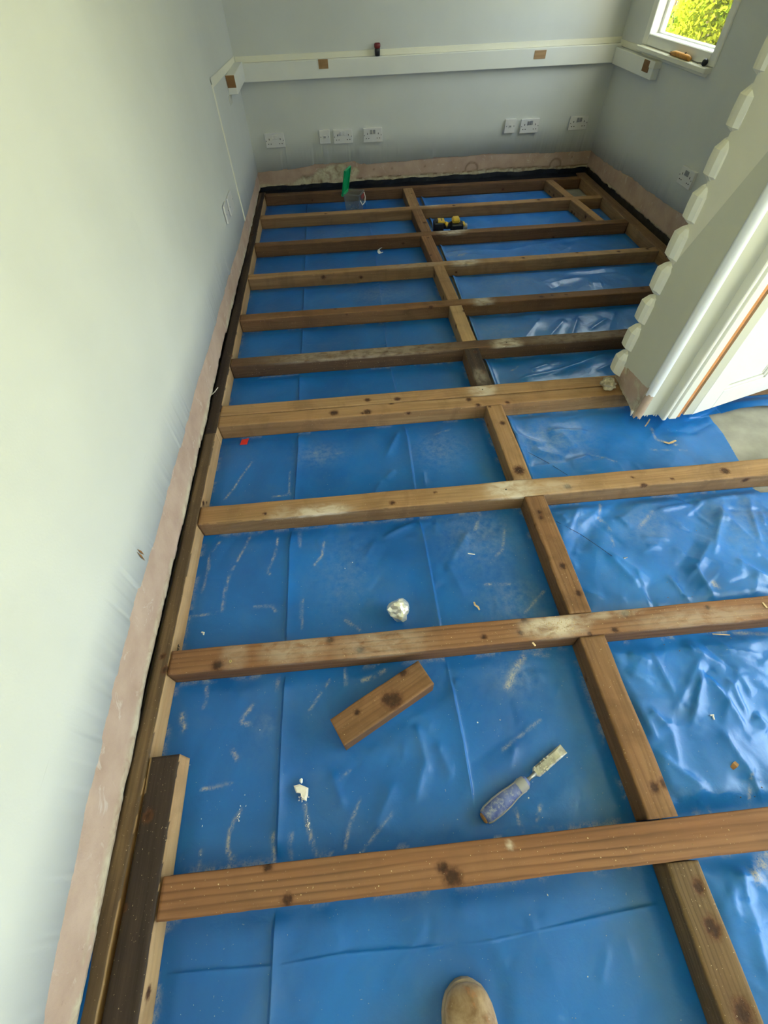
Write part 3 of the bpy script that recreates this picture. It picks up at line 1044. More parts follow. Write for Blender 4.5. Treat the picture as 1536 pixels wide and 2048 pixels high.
def timber(name, A, B, width, height, mat, label, knots=(), chalk=(), stain=0.0, stain_side=0.3, z0=0.0006, side=+1, seed=None, cat='timber', group=None, nrand=3, wob=0.0012, cell=0.007, mats_end=None, chamfer=0.0022):
    """A,B: (x,y) of the near (or left) top edge, running A->B; the body lies to `side` (left of travel = +1)."""
    A, B = np.array(A[:2], float), np.array(B[:2], float)
    L = np.linalg.norm(B - A)
    d = (B - A) / L
    nrm = np.array([-d[1], d[0]]) * side
    r = np.random.default_rng(abs(hash(name + label)) % 9999 if seed is None else seed)
    nl = max(2, int(L / cell) + 1)
    nw, nh = max(2, int(width / cell)), max(2, int(height / cell))
    c = chamfer
    ring = []      # (across, up)
    for k in range(nw + 1): ring.append((c + (width - 2 * c) * k / nw, height))
    for k in range(nh + 1): ring.append((width, height - c - (height - 2 * c) * k / nh))
    for k in range(3): ring.append((width - c - (width - 2 * c) * k / 2, 0.0))
    for k in range(nh + 1): ring.append((0.0, c + (height - 2 * c) * k / nh))
    ring = np.array(ring)
    m = len(ring)
    s = np.linspace(0, L, nl)
    SS, RR = np.meshgrid(s, np.arange(m), indexing='ij')
    ac, up = ring[RR, 0].copy(), ring[RR, 1].copy()
    e1 = (vnoise2(s * 9, s * 0 + 1, int(r.integers(999))) - 0.5) * 2 * wob + (vnoise2(s * 40, s * 0 + 1, int(r.integers(999))) - 0.5) * wob
    e2 = (vnoise2(s * 7, s * 0 + 2, int(r.integers(999))) - 0.5) * 2 * wob
    top = ring[RR, 1] > height * 0.5
    ac += np.where(ring[RR, 0] < width / 2, e1[:, None], e2[:, None]) * top
    ox, oy = A
    loc = np.stack([SS, ac * side, up], -1).reshape(-1, 3)
    W = np.stack([ox + d[0] * SS + nrm[0] * ac, oy + d[1] * SS + nrm[1] * ac, z0 + up], -1).reshape(-1, 3)
    me = bpy.data.meshes.new(name)
    nv = nl * m
    me.vertices.add(nv + 0)
    me.vertices.foreach_set('co', loc.astype(np.float32).ravel())
    i = np.arange((nl - 1) * m)
    a, bq = i // m, i % m
    v00 = a * m + bq
    v01 = a * m + (bq + 1) % m
    q = np.stack([v00, v01, v01 + m, v00 + m], 1)
    if side > 0: q = q[:, ::-1]
    n4 = len(q)
    caps = [np.arange(m), np.arange((nl - 1) * m, nl * m)]
    loops = np.concatenate([q.ravel(), caps[0] if side > 0 else caps[0][::-1], caps[1][::-1] if side > 0 else caps[1]])
    me.loops.add(len(loops))
    me.loops.foreach_set('vertex_index', loops.astype(np.int32))
    me.polygons.add(n4 + 2)
    me.polygons.foreach_set('loop_start', np.concatenate([np.arange(n4) * 4, [n4 * 4, n4 * 4 + m]]).astype(np.int32))
    me.update(calc_edges=True)
    me.validate()
    kn = np.zeros(nv)
    ks = [(p, rr) for p, rr in knots]
    for _ in range(nrand):
        f = r.random() * L
        face = r.random()
        if face < 0.5: p = (*(A + d * f + nrm * r.random() * width), z0 + height)
        else: p = (*(A + d * f), z0 + r.random() * height)
        ks.append((p, 0.006 + 0.008 * r.random()))
    for p, rr in ks:
        p = np.array(p)
        if len(p) == 2: p = np.array([*p, z0 + height])
        dd = W - p
        al = dd[:, 0] * d[0] + dd[:, 1] * d[1]
        pr_ = np.sqrt(np.maximum((dd ** 2).sum(1) - al ** 2, 0))
        e = np.sqrt((al / 1.15) ** 2 + pr_ ** 2) / rr
        kn = np.maximum(kn, np.clip(1.45 - e * 1.05, 0, 1))
        kn = np.maximum(kn, 0.12 * np.exp(-(np.abs(pr_) / rr) ** 2 - (al / (rr * 3.5)) ** 2))
    ch = np.zeros(nv)
    for p, ru, rv, amt in chalk:
        dd = W[:, :2] - np.array(p)[:2]
        al = dd @ d
        pe = dd @ nrm
        f = np.exp(-((al / ru) ** 2 + (pe / rv) ** 2) ** 2) * (W[:, 2] > z0 + height * 0.8)
        ch = np.maximum(ch, f * amt)
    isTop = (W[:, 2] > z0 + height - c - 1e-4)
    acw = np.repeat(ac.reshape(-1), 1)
    stn = np.where(isTop & (acw > c * 0.2) & (acw < width - c * 0.2), stain, stain_side)  # tops are stained timber; darker sides are mostly painted-in shade
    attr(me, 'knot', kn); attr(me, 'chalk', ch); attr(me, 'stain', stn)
    o = link(name, me, MT[mat])
    ang_ = math.atan2(d[1], d[0])
    o.location = (ox, oy, z0)
    o.rotation_euler = (0, 0, ang_)
    if z0 < 0.02:
        TIMBER_RECTS.append((A, d, nrm, L, width))
    tag(o, label, cat, group)
    return o


def ext(a, b_, x):
    """extend the line a->b to the given x"""
    t_ = (x - a[0]) / (b_[0] - a[0])
    return (x, a[1] + (b_[1] - a[1]) * t_)


def top(u, v): return P(u, v, T)


XE = 2.588   # joists end against the right-hand wall plate
GJ = 'floor joists laid across the room'
def K(*uvr): return [(tuple(P(u, v, T)), r) for u, v, r in uvr]
def CH(*a): return [(P(u, v, T), ru, rv, am) for u, v, ru, rv, am in a]

# far end first
JL = []
def joist(nl, nr, x1, width, mat, label, **k):
    a, b_ = top(*nl), top(*nr)
    JL.append((a, b_, width))
    a0 = ext(a, b_, k.pop('x0', 0.002))
    return timber('floor_joist', a0, ext(a, b_, x1), width, T, mat, label, group=None, **k)


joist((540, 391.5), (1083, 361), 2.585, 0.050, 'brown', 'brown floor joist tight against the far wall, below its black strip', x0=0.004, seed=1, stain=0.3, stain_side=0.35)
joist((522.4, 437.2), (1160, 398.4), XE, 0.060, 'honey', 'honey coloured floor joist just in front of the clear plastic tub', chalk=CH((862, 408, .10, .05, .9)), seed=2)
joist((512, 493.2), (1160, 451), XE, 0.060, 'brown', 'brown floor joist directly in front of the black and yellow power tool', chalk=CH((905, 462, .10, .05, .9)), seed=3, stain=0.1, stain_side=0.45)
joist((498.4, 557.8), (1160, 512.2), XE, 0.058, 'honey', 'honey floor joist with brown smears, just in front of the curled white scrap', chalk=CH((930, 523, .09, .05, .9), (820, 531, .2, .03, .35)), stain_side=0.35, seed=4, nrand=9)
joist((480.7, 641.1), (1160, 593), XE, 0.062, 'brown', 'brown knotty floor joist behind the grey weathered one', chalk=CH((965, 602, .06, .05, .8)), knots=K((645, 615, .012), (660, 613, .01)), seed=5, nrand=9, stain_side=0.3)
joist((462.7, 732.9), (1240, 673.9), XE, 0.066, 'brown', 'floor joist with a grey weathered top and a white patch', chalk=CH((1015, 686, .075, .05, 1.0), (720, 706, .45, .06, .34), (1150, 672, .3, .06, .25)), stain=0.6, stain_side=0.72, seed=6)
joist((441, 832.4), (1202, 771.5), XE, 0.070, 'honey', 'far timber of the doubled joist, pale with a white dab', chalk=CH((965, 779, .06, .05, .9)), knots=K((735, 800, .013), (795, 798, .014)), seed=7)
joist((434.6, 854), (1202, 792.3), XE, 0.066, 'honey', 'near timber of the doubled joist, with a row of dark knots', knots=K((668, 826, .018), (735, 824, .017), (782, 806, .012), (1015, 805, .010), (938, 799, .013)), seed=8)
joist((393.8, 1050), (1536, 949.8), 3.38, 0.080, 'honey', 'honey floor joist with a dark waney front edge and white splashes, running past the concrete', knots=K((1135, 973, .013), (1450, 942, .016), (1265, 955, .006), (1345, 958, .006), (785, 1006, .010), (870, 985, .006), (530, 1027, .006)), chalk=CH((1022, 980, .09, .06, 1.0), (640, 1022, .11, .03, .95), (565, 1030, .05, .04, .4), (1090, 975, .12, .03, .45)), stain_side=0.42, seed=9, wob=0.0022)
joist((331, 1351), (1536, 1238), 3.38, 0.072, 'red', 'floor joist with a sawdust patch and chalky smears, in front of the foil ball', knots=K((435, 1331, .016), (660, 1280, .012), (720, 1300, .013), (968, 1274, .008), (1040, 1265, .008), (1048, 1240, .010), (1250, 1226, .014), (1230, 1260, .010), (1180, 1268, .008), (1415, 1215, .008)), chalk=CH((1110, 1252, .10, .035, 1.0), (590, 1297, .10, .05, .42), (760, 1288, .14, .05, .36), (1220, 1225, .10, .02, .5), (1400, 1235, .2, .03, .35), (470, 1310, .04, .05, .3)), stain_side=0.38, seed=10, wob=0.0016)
a, b_ = top(303, 1846), top(1536, 1701)
JL.append((a, b_, 0.077))
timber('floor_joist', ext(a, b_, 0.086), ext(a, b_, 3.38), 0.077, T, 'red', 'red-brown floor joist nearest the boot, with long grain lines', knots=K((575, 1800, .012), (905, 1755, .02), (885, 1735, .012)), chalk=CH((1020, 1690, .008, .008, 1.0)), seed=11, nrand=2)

# wall plates
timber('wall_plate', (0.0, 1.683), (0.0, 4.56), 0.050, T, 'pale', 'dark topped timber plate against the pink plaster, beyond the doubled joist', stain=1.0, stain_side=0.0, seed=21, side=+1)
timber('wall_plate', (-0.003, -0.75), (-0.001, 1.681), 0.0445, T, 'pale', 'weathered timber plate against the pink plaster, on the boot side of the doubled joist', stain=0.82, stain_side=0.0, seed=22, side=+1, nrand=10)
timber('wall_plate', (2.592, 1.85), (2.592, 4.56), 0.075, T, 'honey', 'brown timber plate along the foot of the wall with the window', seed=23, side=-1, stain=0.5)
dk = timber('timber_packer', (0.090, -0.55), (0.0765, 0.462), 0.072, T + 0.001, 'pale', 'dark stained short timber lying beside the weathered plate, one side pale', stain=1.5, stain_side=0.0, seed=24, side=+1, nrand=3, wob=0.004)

# noggings down the middle and at the far right
def nog(far, near, width, mat, label, fj=None, nj=None, **k):
    A, B = [far[0], far[1]], [near[0], near[1]]
    if fj is not None:      # butts against the near face of joist fj ...
        A[1] = min(ext(JL[fj][0], JL[fj][1], A[0] + e)[1] for e in (0, width)) - 0.0015
    if nj is not None:      # ... and the far face of joist nj
        B[1] = max(ext(JL[nj][0], JL[nj][1], B[0] + e)[1] for e in (0, width)) + JL[nj][2] + 0.0015
    return timber('nogging', B, A, width, T - 0.001, mat, label, side=-1, **k)


nog((1.119, 4.447), (1.126, 4.073), 0.078, 'honey', 'nogging in the middle row, between the far wall joist and the next', seed=31, fj=0, nj=1)
nog((1.133, 4.008), (1.146, 3.597), 0.074, 'brown', 'nogging in the middle row, left of the black and yellow power tool', seed=32, fj=1, nj=2)
nog((1.137, 3.532), (1.152, 3.119), 0.070, 'red', 'red-brown nogging in the middle row, right of the curled white scrap', seed=33, fj=2, nj=3)
nog((1.149, 3.055), (1.163, 2.637), 0.066, 'honey', 'honey nogging in the middle row, behind the brown knotty joist', seed=34, fj=3, nj=4)
nog((1.160, 2.568), (1.165, 2.222), 0.070, 'pale', 'pale nogging in the middle row, directly behind the grey weathered joist', seed=35, fj=4, nj=5)
nog((1.158, 2.148), (1.156, 1.858), 0.074, 'brown', 'nogging with a dark speckled top, behind the doubled joist', stain=0.95, chalk=[((1.19, 1.93), .06, .03, .35)], seed=36, fj=5, nj=6)
nog((1.168, 1.706), (1.172, 1.280), 0.070, 'honey', 'split honey nogging directly in front of the doubled joist', knots=[((1.21, 1.60), .012), ((1.205, 1.33), .022)], seed=37, fj=7, nj=8)
nog((1.190, 1.190), (1.194, 0.744), 0.072, 'brown', 'brown nogging behind the joist with the sawdust patch', knots=[((1.22, 1.10), .01), ((1.23, 0.90), .012)], seed=38, wob=.002, fj=8, nj=9)
nog((1.199, 0.664), (1.202, 0.222), 0.074, 'brown', 'brown nogging between the chisel and the crumpled sheet', seed=39, wob=.002, fj=9, nj=10)
nog((1.204, 0.128), (1.192, -0.60), 0.076, 'rough', 'weathered nogging with dark knots, nearest of its row to the boot', knots=[((1.25, 0.03), .018), ((1.245, -0.09), .020), ((1.262, -0.17), .012)], seed=40, wob=.003, fj=10, nj=None)
nog((2.293, 4.440), (2.330, 4.075), 0.062, 'honey', 'short nogging at the far right, touching the far wall joist', seed=41, fj=0, nj=1)
nog((2.345, 3.995), (2.386, 3.590), 0.058, 'honey', 'short nogging at the far right, second from the far wall', seed=42, fj=1, nj=2)

# ---------------------------------------------------------------- membranes
def timber_mask(X, Y):
    """distance to the nearest timber footprint"""
    D = np.full(X.shape, 9.0)
    for A, d, n, L, wd in TIMBER_RECTS:
        al = (X - A[0]) * d[0] + (Y - A[1]) * d[1]
        pe = (X - A[0]) * n[0] + (Y - A[1]) * n[1]
        dx = np.maximum(np.maximum(-al, al - L), 0)
        dy = np.maximum(np.maximum(-pe, pe - wd), 0)
        D = np.minimum(D, np.hypot(dx, dy))
    return D


def seg_dist(X, Y, a, b_):
    ax, ay = a; bx, by = b_
    dx, dy = bx - ax, by - ay
    L2 = dx * dx + dy * dy + 1e-12
    t_ = np.clip(((X - ax) * dx + (Y - ay) * dy) / L2, 0, 1)
    return np.hypot(X - ax - t_ * dx, Y - ay - t_ * dy), t_, (X - ax) * dy - (Y - ay) * dx


def local(xs, ys, a, b_, pad):
    i0, i1 = np.searchsorted(xs, [min(a[0], b_[0]) - pad, max(a[0], b_[0]) + pad])
    j0, j1 = np.searchsorted(ys, [min(a[1], b_[1]) - pad, max(a[1], b_[1]) + pad])
    return slice(j0, j1), slice(i0, i1)


def axis(lo, hi, stp, dense=(), fine=0.0018):
    v = [np.arange(lo, hi + stp / 2, stp)]
    for a, b_ in dense:
        v = [np.concatenate([q[(q < a) | (q > b_)] for q in v]), np.arange(a, b_ + fine / 2, fine)]
        v = [np.concatenate(v)]
    return np.unique(np.concatenate(v).round(6))


REST = [(P(968, 1636, 0.01), P(1127.6, 1497, 0.01), .028), (P(672, 1466, .03), P(851, 1346, .03), .055), ((.66, 4.25), (.74, 4.25), .10), ((1.27, 3.74), (1.48, 3.73), .06), (P(801, 1232, .036) + np.array([0, .022, 0]), P(802, 1232, .036) + np.array([0, .022, 0]), .052), (P(604, 1582), P(604, 1592), .022), ((.73, -.32), (.73, -.03), .06)]


def membrane(name, X0, X1, Y0, Y1, stp, mat, label, creases, broad, folds, dust, haze, zoff, cut=None, extra=None, dense=((), ()), facet=None):
    xs, ys = axis(X0, X1, stp, dense[0]), axis(Y0, Y1, stp, dense[1])
    X, Y = np.meshgrid(xs, ys)
    Z = (fbm2(X * 2.3, Y * 2.3, 51, 3) - 0.5) * broad * 2
    Z += (fbm2(X * 8, Y * 1.6, 57, 3) - 0.5) * broad * 1.6
    if facet is not None: Z = Z + facet(X, Y)
    for a, b_, A, wl_, wr_ in creases:
        sl = local(xs, ys, a, b_, max(wl_, wr_) * 3.5)
        if X[sl].size == 0: continue
        D, t_, sg = seg_dist(X[sl], Y[sl], a, b_)
        wdt = np.where(sg > 0, wr_, wl_)
        Z[sl] += A * np.exp(-D / wdt) * np.clip(np.sin(np.pi * np.clip(t_, 0.03, 0.97)) * 1.6, 0, 1)
    for pts, A, wl_, wr_ in folds:
        for a, b_ in zip(pts[:-1], pts[1:]):
            sl = local(xs, ys, a, b_, 0.14)
            if X[sl].size == 0: continue
            D, t_, sg = seg_dist(X[sl], Y[sl], a, b_)
            inside = (t_ > 0.0) & (t_ < 1.0)
            wdt = np.where(sg > 0, wr_, wl_)
            Z[sl] = np.where(inside, np.maximum(Z[sl], Z[sl] * 0.5 + A * np.exp(-D / wdt)), Z[sl])
    DM = timber_mask(X, Y)
    Z = np.maximum(Z + broad * 0.8, 0.0) * sstep(DM, 0.004, 0.05)
    for a_, b_, r_ in REST:
        D_, _t, _s = seg_dist(X, Y, (a_[0], a_[1]), (b_[0], b_[1]))
        Z = Z * sstep(D_, r_, r_ + 0.045)
    if extra is not None: Z = extra(X, Y, Z)
    Z = Z + zoff
    du = np.zeros(X.shape)
    for pts, wd, amt in dust:
        for a, b_ in zip(pts[:-1], pts[1:]):
            sl = local(xs, ys, a, b_, wd * 4)
            if X[sl].size == 0: continue
            D, t_, sg = seg_dist(X[sl], Y[sl], a, b_)
            du[sl] = np.maximum(du[sl], np.exp(-(D / wd) ** 2) * amt)
    # dirt that gathers along the feet of the timbers
    du = np.maximum(du, np.exp(-(DM / 0.010) ** 2) * 0.5 * (fbm2(X * 14, Y * 14, 91) > 0.53))
    hz = np.zeros(X.shape)
    for p, ru, rv, amt in haze:
        hz = np.maximum(hz, np.exp(-((X - p[0]) / ru) ** 2 - ((Y - p[1]) / rv) ** 2) * amt)
    me, q = grid_mesh(name, np.stack([X, Y, Z], -1).reshape(-1, 3), X.shape[1], X.shape[0])
    if cut is not None:
        keep = ~cut(X, Y).ravel()
        q = q[keep[q].all(1)]
    me = finish_quads(me, q)
    if len(me.vertices) == X.size:
        attr(me, 'dust', du.ravel()); attr(me, 'haze', hz.ravel())
    o = link(name, me, MT[mat], smooth=True)
    return tag(o, label, 'plastic sheet')


def G(*uv): return [tuple(P(u, v, 0.0)[:2]) for u, v in uv]


r2 = np.random.default_rng(12)
cre = []
for k in range(170):
    x, y = r2.uniform(0.36, 1.15), r2.uniform(-0.2, 1.3)
    an = r2.normal(1.2, 0.8)
    L_ = r2.uniform(0.02, 0.09)
    cre.append(((x, y), (x + L_ * math.cos(an), y + L_ * math.sin(an)), r2.choice([-1, 1]) * r2.uniform(0.0015, 0.0045), r2.uniform(.005, .012), r2.uniform(.005, .012)))
for k in range(60):      # faint creases, mostly along the room
    x, y = r2.uniform(0.0, 1.2), r2.uniform(-0.5, 1.8)
    an = r2.normal(1.35, 0.5)
    L_ = r2.uniform(0.05, 0.22)
    cre.append(((x, y), (x + L_ * math.cos(an), y + L_ * math.sin(an)), r2.uniform(-0.004, 0.005), r2.uniform(.008, .03), r2.uniform(.008, .03)))
for k in range(60):
    x, y = r2.uniform(0.0, 1.2), r2.uniform(1.8, 4.5)
    an = r2.normal(0.6, 0.7)
    L_ = r2.uniform(0.05, 0.3)
    cre.append(((x, y), (x + L_ * math.cos(an), y + L_ * math.sin(an)), r2.uniform(-0.003, 0.004), r2.uniform(.008, .03), r2.uniform(.008, .03)))
def C2(u0, v0, u1, v1, A, a=.012, b_=.012):
    p, q_ = G((u0, v0), (u1, v1))
    return (p, q_, A, a, b_)
cre += [C2(860, 1560, 830, 1440, .008), C2(905, 1560, 870, 1480, .008), C2(690, 1620, 660, 1540, .010), C2(830, 1610, 850, 1520, .009, .02, .01), C2(745, 1670, 790, 1560, .010, .02, .02), C2(1010, 1600, 1030, 1480, .009, .015, .015), C2(940, 1530, 1060, 1440, -.006),
        C2(1060, 1640, 1040, 1560, .008), C2(760, 1080, 850, 1035, .010, .01, .012), C2(770, 920, 800, 860, .010, .015, .015), C2(770, 960, 790, 940, .008), C2(745, 1000, 765, 960, .009), C2(850, 980, 845, 940, .008), C2(900, 1130, 940, 1060, .009, .02, .02), C2(930, 1200, 890, 1120, .007, .02, .02), C2(640, 1800, 690, 1905, .006, .02, .02),
        C2(1050, 1810, 1120, 1990, .006, .05, .05), C2(560, 1900, 610, 2040, .006, .04, .03)]
foldsL = [
    ([(0.318, -0.62), (0.326, 0.05), (0.325, 0.214), (0.322, 0.46), (0.325, 0.668), (0.321, 1.106), (0.332, 1.312), (0.338, 1.614), (0.332, 2.108), (0.338, 2.416), (0.336, 4.5)], 0.0105, 0.0035, 0.022),
    ([(0.812, 0.13), (0.813, 0.208), (0.816, 0.437), (0.809, 0.673), (0.806, 1.075), (0.800, 1.188), (0.810, 1.62), (0.789, 2.05), (0.785, 2.357), (0.799, 2.835), (0.811, 3.448), (0.81, 4.5)], 0.0085, 0.020, 0.0035),
    ([(0.0, 0.052), (0.184, 0.049), (0.329, 0.044), (0.48, 0.050), (0.764, 0.041), (1.19, 0.068)], 0.005, 0.003, 0.010),
]
dustL = []
def D(pts, wd=.0045, amt=.9): dustL.append((G(*pts), max(wd * 0.72, .0030), amt * 1.15))
D([(440, 1085), (420, 1110), (417, 1140)]); D([(417, 1140), (410, 1165), (405, 1185)], .003, .8); D([(500, 1075), (485, 1105), (465, 1140)]); D([(460, 1150), (450, 1185), (445, 1222)])
D([(445, 1224), (410, 1230), (385, 1234)], .003, .7); D([(556, 1075), (552, 1105), (535, 1145), (540, 1150)]); D([(505, 1215), (545, 1212), (552, 1225)], .003, .7); D([(600, 1060), (600, 1095)], .003, .7)
D([(648, 1085), (645, 1110), (628, 1132)], .0045, .9); D([(605, 1200), (603, 1235), (606, 1258)], .004, .6); D([(505, 925), (485, 950), (470, 975), (450, 1000)]); D([(580, 945), (578, 985), (582, 990)], .003, .6); D([(545, 995), (575, 990)], .003, .8)
D([(365, 1430), (368, 1460)], .009, 1.0); D([(413, 1375), (415, 1395), (408, 1415)], .005, .7); D([(505, 1413), (485, 1440)], .007, .8); D([(485, 1445), (500, 1450)], .006, .7); D([(465, 1500), (475, 1518)], .005, .9); D([(557, 1355), (555, 1380)], .005, .7)
D([(405, 1578), (450, 1570), (465, 1567)], .004, .7); D([(485, 1620), (470, 1640), (458, 1668), (456, 1700), (466, 1720)], .005, .9); D([(465, 1718), (455, 1735)], .01, .7); D([(547, 1670), (549, 1725)], .006, .8); D([(404, 1700), (398, 1740)], .004, .6); D([(583, 1670), (582, 1725)], .006, .6)
D([(610, 1610), (618, 1660), (632, 1710)], .005, .8); D([(690, 1695), (700, 1650), (720, 1600)], .004, .7); D([(720, 1710), (750, 1670), (790, 1620)], .004, .5); D([(770, 1340), (745, 1355), (715, 1365)], .007, .8); D([(660, 1360), (640, 1390), (620, 1420)], .004, .7); D([(690, 1340), (692, 1370)], .005, .6)
D([(1045, 1315), (1025, 1350), (1015, 1375)], .013, .9); D([(1070, 1310), (1095, 1310)], .008, .7); D([(1080, 1440), (1005, 1500)], .004, .5); D([(930, 1010), (960, 1030), (950, 1060)], .006, .5); D([(1010, 1050), (1005, 1100), (985, 1120)], .006, .6); D([(1090, 1180), (1050, 1225)], .005, .6)
D([(970, 1170), (1020, 1168)], .004, .9); D([(690, 1240), (720, 1260)], .005, .6); D([(1075, 1640), (1080, 1610)], .004, .8); D([(1030, 1620), (1045, 1660)], .004, .7); D([(870, 870), (900, 860)], .004, .5); D([(620, 905), (650, 912), (690, 905)], .004, .5); D([(700, 1540), (680, 1560)], .004, .4)
hazeL = [(G((640, 910))[0], .10, .06, .9), (G((880, 900))[0], .12, .1, .7), (G((690, 1150))[0], .1, .15, .5), (G((955, 1070))[0], .12, .15, .8), (G((1020, 1200))[0], .1, .08, .7), (G((420, 670))[0], .1, .1, .7), (G((760, 590))[0], .15, .1, .7), (G((560, 560))[0], .3, .1, .5), (G((680, 470))[0], .3, .1, .5), (G((650, 395))[0], .3, .06, .5), (G((1030, 1350))[0], .06, .05, .9), (G((530, 1450))[0], .03, .03, .6)]


def upL(X, Y, Z):
    return Z


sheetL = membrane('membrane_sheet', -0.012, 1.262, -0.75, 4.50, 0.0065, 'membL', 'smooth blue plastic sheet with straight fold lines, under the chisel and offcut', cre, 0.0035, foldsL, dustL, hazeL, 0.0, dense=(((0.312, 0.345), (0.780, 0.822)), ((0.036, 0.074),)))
# strip of the same sheet turned up and lapped onto the near wall plate
b = MB()
n = 30
Vv, Ff = [], []
for k in range(n + 1):
    y = -0.75 + 0.98 * k / n
    wd_ = 0.015 * float(sstep(np.array(0.23 - y), 0.0, 0.22)) + 0.0015 * math.sin(y * 31)
    Vv += [(-0.0440, y, 0.0742), (-0.0440 + wd_, y, 0.0755 + 0.001 * math.sin(y * 40))]
for k in range(n): Ff.append((2 * k, 2 * k + 2, 2 * k + 3, 2 * k + 1))
me = mesh('turned_up', Vv, Ff)
attr(me, 'dust', [0.0] * len(me.vertices)); attr(me, 'haze', [0.0] * len(me.vertices))
link('turned_up_edge', me, MT['membL'], sheetL)

cre = []
for k in range(330):
    x, y = r2.uniform(1.27, 2.2), r2.uniform(-0.6, 1.3)
    an = r2.choice([r2.normal(1.9, 0.35), r2.normal(0.7, 0.5), r2.normal(2.6, 0.4)])
    L_ = r2.uniform(0.04, 0.20)
    cre.append(((x, y), (x + L_ * math.cos(an), y + L_ * math.sin(an)), r2.choice([-1, 1, 1]) * r2.uniform(0.003, 0.009), r2.uniform(.006, .022), r2.uniform(.006, .022)))
for k in range(110):
    x, y = r2.uniform(1.27, 2.6), r2.uniform(1.3, 4.4)
    an = r2.normal(0.55, 0.45)
    L_ = r2.uniform(0.08, 0.35)
    cre.append(((x, y), (x + L_ * math.cos(an), y + L_ * math.sin(an)), r2.choice([-1, 1]) * r2.uniform(0.002, 0.006), r2.uniform(.012, .04), r2.uniform(.012, .04)))
cre += [C2(1395, 1340, 1375, 1456, .016, .02, .008), C2(1402, 1350, 1490, 1470, .014, .012, .02), C2(1450, 1360, 1490, 1440, .014, .01, .02), C2(1340, 1430, 1400, 1310, .012, .02, .02), C2(1290, 1420, 1335, 1465, .012, .01, .015), C2(1430, 1460, 1500, 1560, .012, .01, .02), C2(1500, 1430, 1536, 1460, .014, .01, .02),
        C2(1250, 1310, 1300, 1330, .010), C2(1300, 1500, 1420, 1590, .010, .01, .02), C2(1380, 1130, 1430, 1210, .012, .01, .02), C2(1420, 1080, 1370, 1170, .012, .02, .02), C2(1440, 1010, 1420, 1120, .012, .015, .015), C2(1460, 1120, 1536, 1165, .012, .012, .02), C2(1490, 1000, 1515, 1100, .010), C2(1280, 990, 1380, 1010, .010), C2(1300, 1030, 1390, 1010, .010), C2(1330, 1150, 1380, 1210, .010), C2(1200, 1020, 1150, 1060, .006),
        C2(1470, 1730, 1490, 1810, .012, .015, .015), C2(1490, 1800, 1536, 1980, .010, .03, .04), C2(1450, 1760, 1470, 1850, .008, .02, .02)]
# wet-looking long wrinkles in the shadow of the partition
for (u0, v0, u1, v1) in ((1040, 690, 1080, 640), (1095, 680, 1130, 640), (1140, 680, 1155, 635), (1175, 665, 1215, 640), (1010, 770, 1190, 725), (1100, 755, 1230, 700), (1190, 745, 1235, 725), (1060, 745, 1100, 730), (1020, 870, 1090, 895), (1090, 865, 1180, 868), (1060, 900, 1130, 920), (1120, 870, 1150, 900), (1055, 940, 1140, 930), (900, 490, 1000, 480), (890, 510, 940, 505), (1090, 570, 1170, 556), (1130, 930, 1180, 915), (1250, 760, 1300, 740)):
    cre.append(C2(u0, v0, u1, v1, .009, .018, .022))
dustL = []
D([(1300, 860), (1310, 882), (1335, 890), (1350, 895)], .006, .9); D([(1300, 902), (1340, 905), (1370, 905)], .005, .7); D([(1200, 1010), (1195, 1040), (1215, 1055), (1225, 1095)], .006, .8); D([(1200, 920), (1230, 928)], .005, .8); D([(1300, 1030), (1275, 1060)], .01, .5); D([(1420, 1170), (1428, 1180)], .01, .8); D([(1370, 1260), (1536, 1270)], .008, .6); D([(1210, 920), (1180, 915)], .004, .6); D([(1035, 735), (1020, 745)], .006, .8); D([(1495, 1545), (1497, 1610)], .004, .7); D([(1500, 1750), (1536, 1715)], .02, .8); D([(880, 490), (1000, 478), (1060, 482)], .02, .7); D([(870, 520), (930, 512)], .02, .7)
hazeL = [(G((1000, 480))[0], .35, .12, 1.0), (G((900, 505))[0], .15, .1, 1.0), (G((960, 395))[0], .3, .07, .8), (G((1100, 880))[0], .2, .12, .9), (G((1100, 920))[0], .15, .06, .7), (G((1290, 1050))[0], .12, .1, .6), (G((1160, 1050))[0], .1, .1, .4), (G((1030, 560))[0], .4, .1, .6), (G((1000, 660))[0], .1, .1, .5), (G((1500, 1050))[0], .2, .2, .5)]


def crumple(X, Y):
    rr = np.random.default_rng(77)
    Z = 0
    wx = X + 0.10 * (vnoise2(X * 4, Y * 4, 61) - .5)
    wy = Y + 0.10 * (vnoise2(X * 4, Y * 4, 62) - .5)
    for k in range(7):
        an = rr.uniform(0, math.pi)
        fq = rr.uniform(3.0, 7.5)
        p = (wx * math.cos(an) + wy * math.sin(an)) * fq + rr.random()
        am = sstep(vnoise2(X * 2.2 + k * 7, Y * 2.2, 70 + k), 0.35, 0.65)
        Z = Z + am * np.abs(2 * (p - np.floor(p)) - 1) * 0.030 / fq
    return Z * (0.35 + 0.65 * sstep(Y, 1.5, 1.1))


def cutR(X, Y):
    edge = 2.125 + 0.02 * np.sin(Y * 9) + 0.10 * sstep(Y, 1.28, 1.20) * 0 
    c1 = (X > edge) & (Y < 1.62 + 0.015 * np.sin(X * 14)) & (Y > 1.17)
    c2 = (X > 2.30) & (Y < 1.17)
    c3 = (X > 2.36 + 0.05 * (Y > 4.06)) & (Y > 4.06) & (X + Y > 0)
    return c1 | c2 | c3


